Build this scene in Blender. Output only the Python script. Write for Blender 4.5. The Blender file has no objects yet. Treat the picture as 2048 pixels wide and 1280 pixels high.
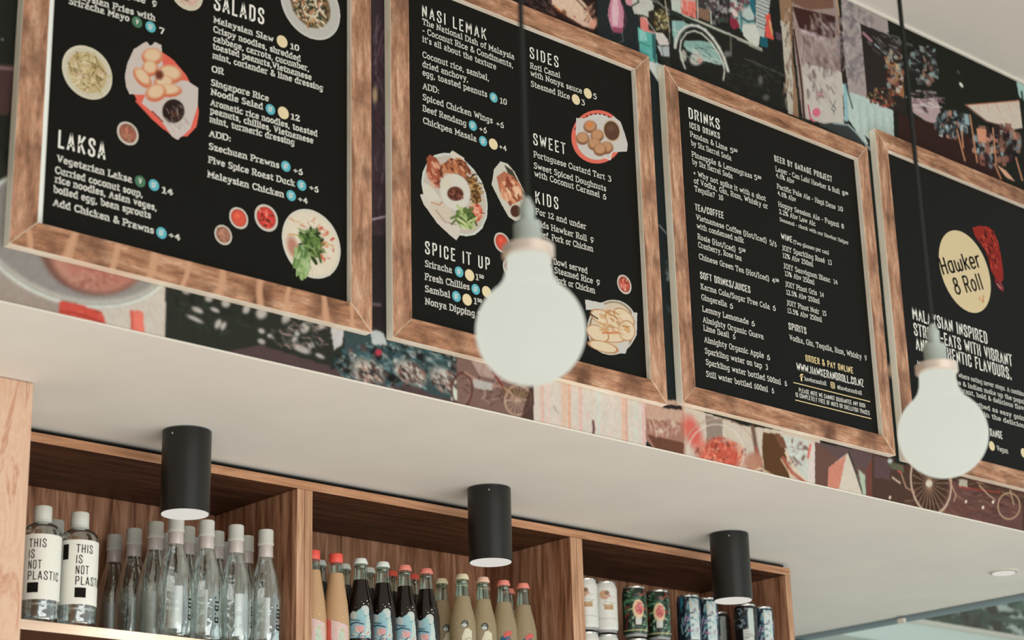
import bpy, math, random
import numpy as np
from mathutils import Matrix, Vector
random.seed(7); RS = np.random.RandomState(11)
C = bpy.context.scene.collection
FLOOR = -1.55                                   # the lens sits at the origin, 1.55 m above the floor; everything is lifted at the end
# ------------------------------------------------------------------ camera
F_PX, YAW, PIT, ROL = 3955.5, math.radians(42.546), math.radians(18.914), math.radians(-1.611)
_f = np.array([math.sin(YAW)*math.cos(PIT), math.cos(YAW)*math.cos(PIT), math.sin(PIT)])
_r = np.array([math.cos(YAW), -math.sin(YAW), 0.0]); _u = np.cross(_r, _f)
CR = math.cos(ROL)*_r + math.sin(ROL)*_u
CU = -math.sin(ROL)*_r + math.cos(ROL)*_u
CF = _f
cd = bpy.data.cameras.new('camera'); cam = bpy.data.objects.new('camera', cd); C.objects.link(cam)
cd.sensor_width = 36.0; cd.lens = F_PX/2048*36.0; cd.clip_start = .05; cd.clip_end = 200
cam.matrix_world = Matrix(((CR[0], CU[0], -CF[0], 0), (CR[1], CU[1], -CF[1], 0), (CR[2], CU[2], -CF[2], 0), (0, 0, 0, 1)))
cam.location = (0, 0, 0)
cd.dof.use_dof = True; cd.dof.focus_distance = 4.0; cd.dof.aperture_fstop = 5.0
bpy.context.scene.camera = cam
# ------------------------------------------------------------------ world, lights, exposure
def lin(c):
    c = np.asarray(c, float)/255.0
    return np.where(c <= .04045, c/12.92, ((c+.055)/1.055)**2.4)
def lin4(c): return tuple(float(v) for v in lin(c)) + (1.0,)
W = bpy.data.worlds.new('world'); bpy.context.scene.world = W; W.use_nodes = True
bg = W.node_tree.nodes['Background']; bg.inputs[0].default_value = (0.93, 1.0, 1.0, 1); bg.inputs[1].default_value = 0.64
def area(name, loc, target, sx, sy, power, col):
    l = bpy.data.lights.new(name, 'AREA'); l.shape = 'RECTANGLE'; l.size = sx; l.size_y = sy; l.energy = power; l.color = col
    o = bpy.data.objects.new(name, l); C.objects.link(o); o.location = loc
    o.rotation_euler = (Vector(target)-Vector(loc)).to_track_quat('-Z', 'Y').to_euler(); return o
area('shopfront_daylight', (1.6, -3.8, 0.5), (2.6, 2.6, 1.0), 6.0, 2.6, 135, (1.0, .985, .97))
area('soffit_fill', (2.3, 0.9, -1.0), (2.7, 2.9, 1.3), 4.2, 1.4, 54, (1.0, .985, .955))  # unseen fill lamp added low down to brighten the soffit
area('street_daylight', (6.6, 0.3, 0.2), (3.8, 3.2, 1.0), 2.6, 2.2, 22, (.80, .96, 1.0))
area('cool_soffit_fill', (5.3, 3.2, -.35), (4.1, 3.5, 1.0), 1.6, 1.0, 9, (.72, .95, 1.0))  # fill lamp added out of view to cool the soffit's right end
vs = bpy.context.scene.view_settings
vs.view_transform = 'Standard'; vs.look = 'None'; vs.gamma = 1.0; vs.exposure = 0.0; vs.use_curve_mapping = False

# ------------------------------------------------------------------ materials
def new_mat(name):
    m = bpy.data.materials.new(name); m.use_nodes = True
    return m, m.node_tree.nodes, m.node_tree.links, m.node_tree.nodes['Principled BSDF']
def flat(name, rgb, rough=.6, spec=.3, metal=0.0, noise=0.0, nscale=30):
    m, n, l, b = new_mat(name)
    b.inputs['Base Color'].default_value = lin4(rgb); b.inputs['Roughness'].default_value = rough
    b.inputs['Specular IOR Level'].default_value = spec; b.inputs['Metallic'].default_value = metal
    if noise:
        t = n.new('ShaderNodeTexCoord'); x = n.new('ShaderNodeTexNoise'); x.inputs['Scale'].default_value = nscale; x.inputs['Detail'].default_value = 4
        r = n.new('ShaderNodeValToRGB')
        r.color_ramp.elements[0].position = .3; r.color_ramp.elements[1].position = .7
        r.color_ramp.elements[0].color = lin4([max(0, c*(1-noise)) for c in rgb]); r.color_ramp.elements[1].color = lin4([min(255, c*(1+noise)) for c in rgb])
        l.new(t.outputs['Object'], x.inputs['Vector']); l.new(x.outputs['Fac'], r.inputs['Fac']); l.new(r.outputs['Color'], b.inputs['Base Color'])
    return m
def emit(name, rgb, k=1.0):
    m, n, l, b = new_mat(name)
    b.inputs['Base Color'].default_value = lin4((40, 40, 38)); b.inputs['Emission Color'].default_value = lin4(rgb); b.inputs['Emission Strength'].default_value = k
    b.inputs['Roughness'].default_value = .5; b.inputs['Specular IOR Level'].default_value = .1
    return m
def wood(name, cols, axis='x', scale=1.0, stretch=9.0, spots=None, rough=.55, bump=.12, ring=False, fine=0, streak=None):
    """grain runs along axis; cols are the stops of the ramp"""
    m, n, l, b = new_mat(name)
    t = n.new('ShaderNodeTexCoord'); mp = n.new('ShaderNodeMapping')
    s = [26*scale]*3; s['xyz'.index(axis)] = 26*scale/stretch; mp.inputs['Scale'].default_value = s
    l.new(t.outputs['Object'], mp.inputs['Vector'])
    x = n.new('ShaderNodeTexNoise'); x.inputs['Scale'].default_value = 1.6; x.inputs['Detail'].default_value = 9; x.inputs['Roughness'].default_value = .62; x.inputs['Distortion'].default_value = 1.6 if ring else .5
    l.new(mp.outputs[0], x.inputs['Vector'])
    fac = x.outputs['Fac']
    if ring:
        wv = n.new('ShaderNodeMath'); wv.operation = 'MULTIPLY'; wv.inputs[1].default_value = 7.0; l.new(fac, wv.inputs[0])
        fr = n.new('ShaderNodeMath'); fr.operation = 'PINGPONG'; fr.inputs[1].default_value = 1.0; l.new(wv.outputs[0], fr.inputs[0]); fac = fr.outputs[0]
    r = n.new('ShaderNodeValToRGB'); e = r.color_ramp.elements
    lo, hi = (.0, 1.0) if ring else (.32, .68)
    e[0].position = lo; e[0].color = lin4(cols[0]); e[1].position = hi; e[1].color = lin4(cols[-1])
    for i, c in enumerate(cols[1:-1]):
        q = e.new(lo+(hi-lo)*(i+1)/(len(cols)-1)); q.color = lin4(c)
    l.new(fac, r.inputs['Fac']); out = r.outputs['Color']
    if spots:
        y = n.new('ShaderNodeTexNoise'); y.inputs['Scale'].default_value = 13; y.inputs['Detail'].default_value = 5; l.new(t.outputs['Object'], y.inputs['Vector'])
        r2 = n.new('ShaderNodeValToRGB'); r2.color_ramp.elements[0].position = .52; r2.color_ramp.elements[1].position = .72
        l.new(y.outputs['Fac'], r2.inputs['Fac'])
        mx = n.new('ShaderNodeMix'); mx.data_type = 'RGBA'; l.new(r2.outputs['Color'], mx.inputs[0]); l.new(out, mx.inputs[6]); mx.inputs[7].default_value = lin4(spots); out = mx.outputs[2]
    if fine:
        fm = n.new('ShaderNodeMapping'); fs = [150.0]*3; fs['xyz'.index(axis)] = 42.0; fm.inputs['Scale'].default_value = fs; l.new(t.outputs['Object'], fm.inputs['Vector'])
        fn = n.new('ShaderNodeTexNoise'); fn.inputs['Scale'].default_value = 1.5; fn.inputs['Detail'].default_value = 6; fn.inputs['Roughness'].default_value = .7; l.new(fm.outputs[0], fn.inputs['Vector'])
        fr2 = n.new('ShaderNodeMapRange'); fr2.inputs[1].default_value = .3; fr2.inputs[2].default_value = .7; fr2.inputs[3].default_value = 1-fine; fr2.inputs[4].default_value = 1+fine*.5; l.new(fn.outputs['Fac'], fr2.inputs[0])
        hv = n.new('ShaderNodeVectorMath'); hv.operation = 'SCALE'; l.new(out, hv.inputs[0]); l.new(fr2.outputs[0], hv.inputs['Scale']); out = hv.outputs[0]
    if streak:
        wv2 = n.new('ShaderNodeTexWave'); wv2.inputs['Scale'].default_value = 4.4; wv2.inputs['Distortion'].default_value = 7.0; wv2.inputs['Detail'].default_value = 2; l.new(t.outputs['Object'], wv2.inputs['Vector'])
        r3 = n.new('ShaderNodeValToRGB'); r3.color_ramp.elements[0].position = .86; r3.color_ramp.elements[1].position = 1.0; l.new(wv2.outputs['Fac'], r3.inputs['Fac'])
        m3 = n.new('ShaderNodeMix'); m3.data_type = 'RGBA'; l.new(r3.outputs['Color'], m3.inputs[0]); l.new(out, m3.inputs[6]); m3.inputs[7].default_value = lin4(streak); out = m3.outputs[2]
    l.new(out, b.inputs['Base Color']); b.inputs['Roughness'].default_value = rough; b.inputs['Specular IOR Level'].default_value = .3
    if bump:
        bp = n.new('ShaderNodeBump'); bp.inputs['Strength'].default_value = bump; bp.inputs['Distance'].default_value = .004
        l.new(x.outputs['Fac'], bp.inputs['Height']); l.new(bp.outputs[0], b.inputs['Normal'])
    return m
def glass(name, rgb=(240, 245, 245), ior=1.2, rough=.03, trans=1.0):
    m, n, l, b = new_mat(name)
    b.inputs['Base Color'].default_value = lin4(rgb); b.inputs['Roughness'].default_value = rough
    b.inputs['Transmission Weight'].default_value = trans; b.inputs['IOR'].default_value = ior
    return m
def clearplastic(name, tint, lo, hi, rough=.06, lumpy=False):
    m, n, l, b = new_mat(name); n.remove(b); out = n['Material Output']
    tr = n.new('ShaderNodeBsdfTransparent'); tr.inputs[0].default_value = lin4(tint)
    gl = n.new('ShaderNodeBsdfGlossy'); gl.inputs[0].default_value = lin4((236, 242, 240)); gl.inputs['Roughness'].default_value = rough
    lw = n.new('ShaderNodeLayerWeight'); lw.inputs[0].default_value = .35; mr = n.new('ShaderNodeMapRange'); mr.inputs[3].default_value = lo; mr.inputs[4].default_value = hi
    if lumpy:
        t = n.new('ShaderNodeTexCoord'); nz = n.new('ShaderNodeTexNoise'); nz.inputs['Scale'].default_value = 60; nz.inputs['Detail'].default_value = 1.5; bp = n.new('ShaderNodeBump'); bp.inputs['Strength'].default_value = .30; bp.inputs['Distance'].default_value = .004
        l.new(t.outputs['Object'], nz.inputs['Vector']); l.new(nz.outputs['Fac'], bp.inputs['Height']); l.new(bp.outputs[0], gl.inputs['Normal']); l.new(bp.outputs[0], lw.inputs['Normal'])
    mx = n.new('ShaderNodeMixShader'); l.new(lw.outputs['Facing'], mr.inputs[0]); l.new(mr.outputs[0], mx.inputs[0]); l.new(tr.outputs[0], mx.inputs[1]); l.new(gl.outputs[0], mx.inputs[2]); l.new(mx.outputs[0], out.inputs[0])
    return m
def vcol(name, rough=.6, spec=.2, coat=0):
    m, n, l, b = new_mat(name)
    a = n.new('ShaderNodeAttribute'); a.attribute_name = 'Col'; l.new(a.outputs['Color'], b.inputs['Base Color'])
    b.inputs['Roughness'].default_value = rough; b.inputs['Specular IOR Level'].default_value = spec; b.inputs['Coat Weight'].default_value = coat
    return m
M = dict(
    print=vcol('print', .75, .1), label=vcol('label', .35, .4), can=vcol('can_print', .28, .6),
    ink=flat('white_ink', (226, 224, 214), .7, .1), yink=flat('yellow_ink', (236, 214, 160), .7, .1), black=flat('black_ink', (24, 23, 20), .7, .1),
    teal=flat('teal_ink', (92, 172, 184), .7, .1), green=flat('green_ink', (74, 116, 88), .7, .1), cream=flat('cream_ink', (220, 204, 164), .7, .1),
    redink=flat('red_ink', (206, 92, 74), .7, .1),
    board=flat('menu_black', (17, 17, 13), .5, .1), foam=flat('foam_white', (226, 230, 224), .6, .2),
    plaster=flat('soffit_plaster', (228, 225, 217), .85, .15, noise=.012, nscale=6), ceil=flat('ceiling_plaster', (222, 217, 208), .85, .15),
    wallp=flat('wall_paint', (222, 220, 212), .8, .2), backing=flat('mural_backing', (40, 38, 34), .8, .1),
    lampblack=flat('lamp_black', (27, 27, 24), .34, .4), dif=emit('lamp_diffuser', (214, 210, 202), 1.0), bulb=emit('bulb_glow', (209, 212, 199), 1.0),
    collar=flat('glow_pale_collar', (232, 216, 202), .35, .5, .4), socket=flat('socket_green_grey', (190, 202, 196), .4, .5, .3), cord=flat('cord_black', (34, 36, 33), .7, .2),  # collar: glow of the bulb is put into its pale colour
    steel=flat('steel', (190, 188, 182), .25, .5, .9), cap=flat('cap_white', (204, 205, 196), .4, .4), sleeve=flat('neck_silver', (196, 186, 180), .4, .5, .15),
    red=flat('cap_red', (232, 92, 76), .4, .4), pink=flat('crown_pink', (236, 140, 124), .4, .4), peach=flat('crown_peach', (240, 196, 172), .4, .4),
    creamcap=flat('crown_cream', (232, 220, 184), .4, .4), whitecap=flat('crown_white', (222, 228, 222), .4, .4),
    cola=flat('cola_dark', (22, 14, 12), .12, .6), pet=clearplastic('clear_pet', (240, 243, 241), .25, .95, .07, True), neckglass=clearplastic('neck_glass', (226, 238, 230), .10, .8),
    lemon=glass('lemonade', (206, 190, 156), 1.08, .1, .55), juice=flat('juice', (190, 154, 116), .22, .5),
    labelw=flat('label_white', (232, 232, 222), .45, .3), labelclear=clearplastic('label_pale', (225, 236, 230), .42, .8, .4),
    floor=flat('floor_concrete', (168, 150, 130), .6, .3, noise=.06, nscale=3), pane=clearplastic('window_glass', (248, 250, 249), .03, .5, .01),
    frame_dark=flat('window_frame', (122, 138, 142), .5, .3), ext=flat('fascia_pale', (222, 232, 226), .7, .2), ext2=flat('render_pale', (206, 220, 212), .8, .2),
    leaf=flat('leaf', (70, 96, 84), .7, .2, noise=.35, nscale=9), bark=flat('bark', (70, 62, 54), .9, .1, noise=.2), bead=flat('edge_bead', (220, 214, 202), .6, .2),
)
RW = [(112, 76, 54), (160, 112, 82), (184, 136, 104), (212, 172, 140)]
M['rail_x'] = wood('reclaimed_wood_x', RW, 'x', 1.3, 6, (110, 72, 50), .6, fine=.38)
M['rail_saw'] = wood('sawn_wood_x', RW, 'x', 1.3, 6, (110, 72, 50), .6, fine=.38, streak=(194, 148, 116))
M['rail_z'] = wood('reclaimed_wood_z', [(122, 84, 62), (164, 118, 90), (190, 144, 114), (214, 176, 146)], 'z', 1.3, 6, (118, 82, 60), .6, fine=.38)
M['rawedge'] = wood('raw_edge', [(226, 206, 180), (240, 226, 206), (248, 240, 226)], 'x', .8, 4, None, .7, .05)
M['rawedge_z'] = wood('raw_edge_z', [(236, 222, 198), (246, 238, 220), (252, 248, 236)], 'z', .8, 4, None, .7, .05)
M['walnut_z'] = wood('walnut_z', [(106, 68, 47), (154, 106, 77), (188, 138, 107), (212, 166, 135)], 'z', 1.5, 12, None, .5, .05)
M['walnut_x_shaded'] = wood('walnut_x_shaded', [(42, 24, 15), (62, 37, 24), (80, 49, 33), (96, 61, 42)], 'x', 1.5, 12, None, .5, .05)  # same walnut darkened: shade under top and shelves put into the colour
M['edge_z'] = wood('edging_z', [(150, 110, 82), (184, 142, 110), (206, 166, 136)], 'z', 1.6, 14, None, .5, .04)
M['edge_x'] = wood('edging_x', [(150, 104, 74), (184, 136, 102), (208, 162, 128)], 'x', 1.6, 14, None, .5, .04)
M['pale_x'] = wood('pale_edge_x', [(214, 186, 160), (230, 206, 182), (240, 220, 200)], 'x', 1.0, 12, None, .5, .04)
M['pine'] = wood('pine', [(190, 140, 114), (210, 172, 146), (216, 184, 158), (206, 168, 142)], 'z', .5, 5.5, None, .55, .06, ring=True)

# ------------------------------------------------------------------ object helpers
def tag(o, label=None, cat=None, group=None, kind=None):
    for k, v in (('label', label), ('category', cat), ('group', group), ('kind', kind)):
        if v: o[k] = v
    return o
def empty(name, loc, label, cat, group=None):
    o = bpy.data.objects.new(name, None); C.objects.link(o); o.location = loc; o.empty_display_size = .02
    return tag(o, label, cat, group)
def org(p):
    """world position of an ancestor chain (only top-level roots are ever moved)"""
    while p is not None and p.parent is not None: p = p.parent
    return np.array(p.location) if p is not None else np.zeros(3)
def mesh(name, verts, faces, mats, parent=None, fmat=None, smooth=False, col=None, at=None):
    """verts in world metres; at = origin for a top-level mesh"""
    o0 = np.array(at) if (parent is None and at is not None) else org(parent)
    v = np.asarray(verts, float) - o0
    me = bpy.data.meshes.new(name)
    if isinstance(faces, np.ndarray):
        k = faces.shape[1]
        me.vertices.add(len(v)); me.vertices.foreach_set('co', v.ravel())
        me.loops.add(faces.size); me.loops.foreach_set('vertex_index', faces.ravel().astype(np.int32))
        me.polygons.add(len(faces)); me.polygons.foreach_set('loop_start', np.arange(0, faces.size, k, dtype=np.int32))
        try: me.polygons.foreach_set('loop_total', np.full(len(faces), k, dtype=np.int32))
        except Exception: pass
        me.update(calc_edges=True)
    else:
        me.from_pydata([tuple(p) for p in v], [], faces)
    for m in (mats if isinstance(mats, (list, tuple)) else [mats]): me.materials.append(m)
    if fmat is not None: me.polygons.foreach_set('material_index', np.asarray(fmat, dtype=np.int32))
    if smooth: me.polygons.foreach_set('use_smooth', [True]*len(me.polygons))
    if col is not None:
        a = me.color_attributes.new('Col', 'FLOAT_COLOR', 'POINT'); a.data.foreach_set('color', np.asarray(col, float).ravel())
    me.validate(); me.update()
    o = bpy.data.objects.new(name, me); C.objects.link(o)
    if parent is not None: o.parent = parent
    elif at is not None: o.location = at
    return o
def boxg(x0, y0, z0, x1, y1, z1):
    v = [(x0, y0, z0), (x1, y0, z0), (x1, y1, z0), (x0, y1, z0), (x0, y0, z1), (x1, y0, z1), (x1, y1, z1), (x0, y1, z1)]
    f = [(0, 3, 2, 1), (4, 5, 6, 7), (0, 1, 5, 4), (1, 2, 6, 5), (2, 3, 7, 6), (3, 0, 4, 7)]   # bottom top front right back left
    return v, f
def box(name, x0, y0, z0, x1, y1, z1, mats, parent=None, fmat=None, bevel=.0012, at=None):
    v, f = boxg(x0, y0, z0, x1, y1, z1)
    o = mesh(name, v, f, mats, parent, fmat, at=at)
    if bevel:
        b = o.modifiers.new('bevel', 'BEVEL'); b.width = bevel; b.segments = 2; b.limit_method = 'ANGLE'
    return o
def lathe(name, prof, mats, parent=None, seg=40, cx=0, cy=0, cz=0, smooth=True, wob=None, close=True):
    """prof = [(r, z)] from bottom to top, coordinates relative to (cx, cy, cz)"""
    v, f = [], []
    for (r, z) in prof:
        for k in range(seg):
            a = 2*math.pi*k/seg; rr = r*(wob(a, z) if wob else 1)
            v.append((cx+rr*math.cos(a), cy+rr*math.sin(a), cz+z))
    for i in range(len(prof)-1):
        for k in range(seg):
            a, b = i*seg+k, i*seg+(k+1) % seg; f.append((a, b, b+seg, a+seg))
    if close:
        f.append(tuple(range(seg-1, -1, -1))); f.append(tuple((len(prof)-1)*seg+k for k in range(seg)))
    o = mesh(name, v, f, mats, parent)
    if smooth:
        me = o.data; me.polygons.foreach_set('use_smooth', [len(p.vertices) == 4 for p in me.polygons])
        try: me.set_sharp_from_angle(angle=math.radians(42))
        except Exception: pass
    return o
def tube(name, pts, r, mat, parent=None, seg=10):
    pts = [np.array(p, float) for p in pts]; v, f = [], []
    for i, p in enumerate(pts):
        t = pts[min(i+1, len(pts)-1)]-pts[max(i-1, 0)]; t /= np.linalg.norm(t)
        a = np.cross(t, [0.3, 1, 0.1]); a /= np.linalg.norm(a); b = np.cross(t, a)
        for k in range(seg):
            w = 2*math.pi*k/seg; v.append(p+r*(math.cos(w)*a+math.sin(w)*b))
    for i in range(len(pts)-1):
        for k in range(seg): f.append((i*seg+k, i*seg+(k+1) % seg, (i+1)*seg+(k+1) % seg, (i+1)*seg+k))
    f.append(tuple(range(seg-1, -1, -1))); f.append(tuple((len(pts)-1)*seg+k for k in range(seg)))
    return mesh(name, v, f, mat, parent, smooth=True)

# ------------------------------------------------------------------ survey: where a measured photo point lies on a wall of the room
def ray(px, py): return (px-1024)/F_PX*CR-(py-640)/F_PX*CU+CF
def on_y(px, py, Y): d = ray(px, py); return d*(Y/d[1])
def to_px(P):
    P = np.asarray(P, float); w = P@CF
    return 1024+F_PX*(P@CR)/w, 640-F_PX*(P@CU)/w

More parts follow.
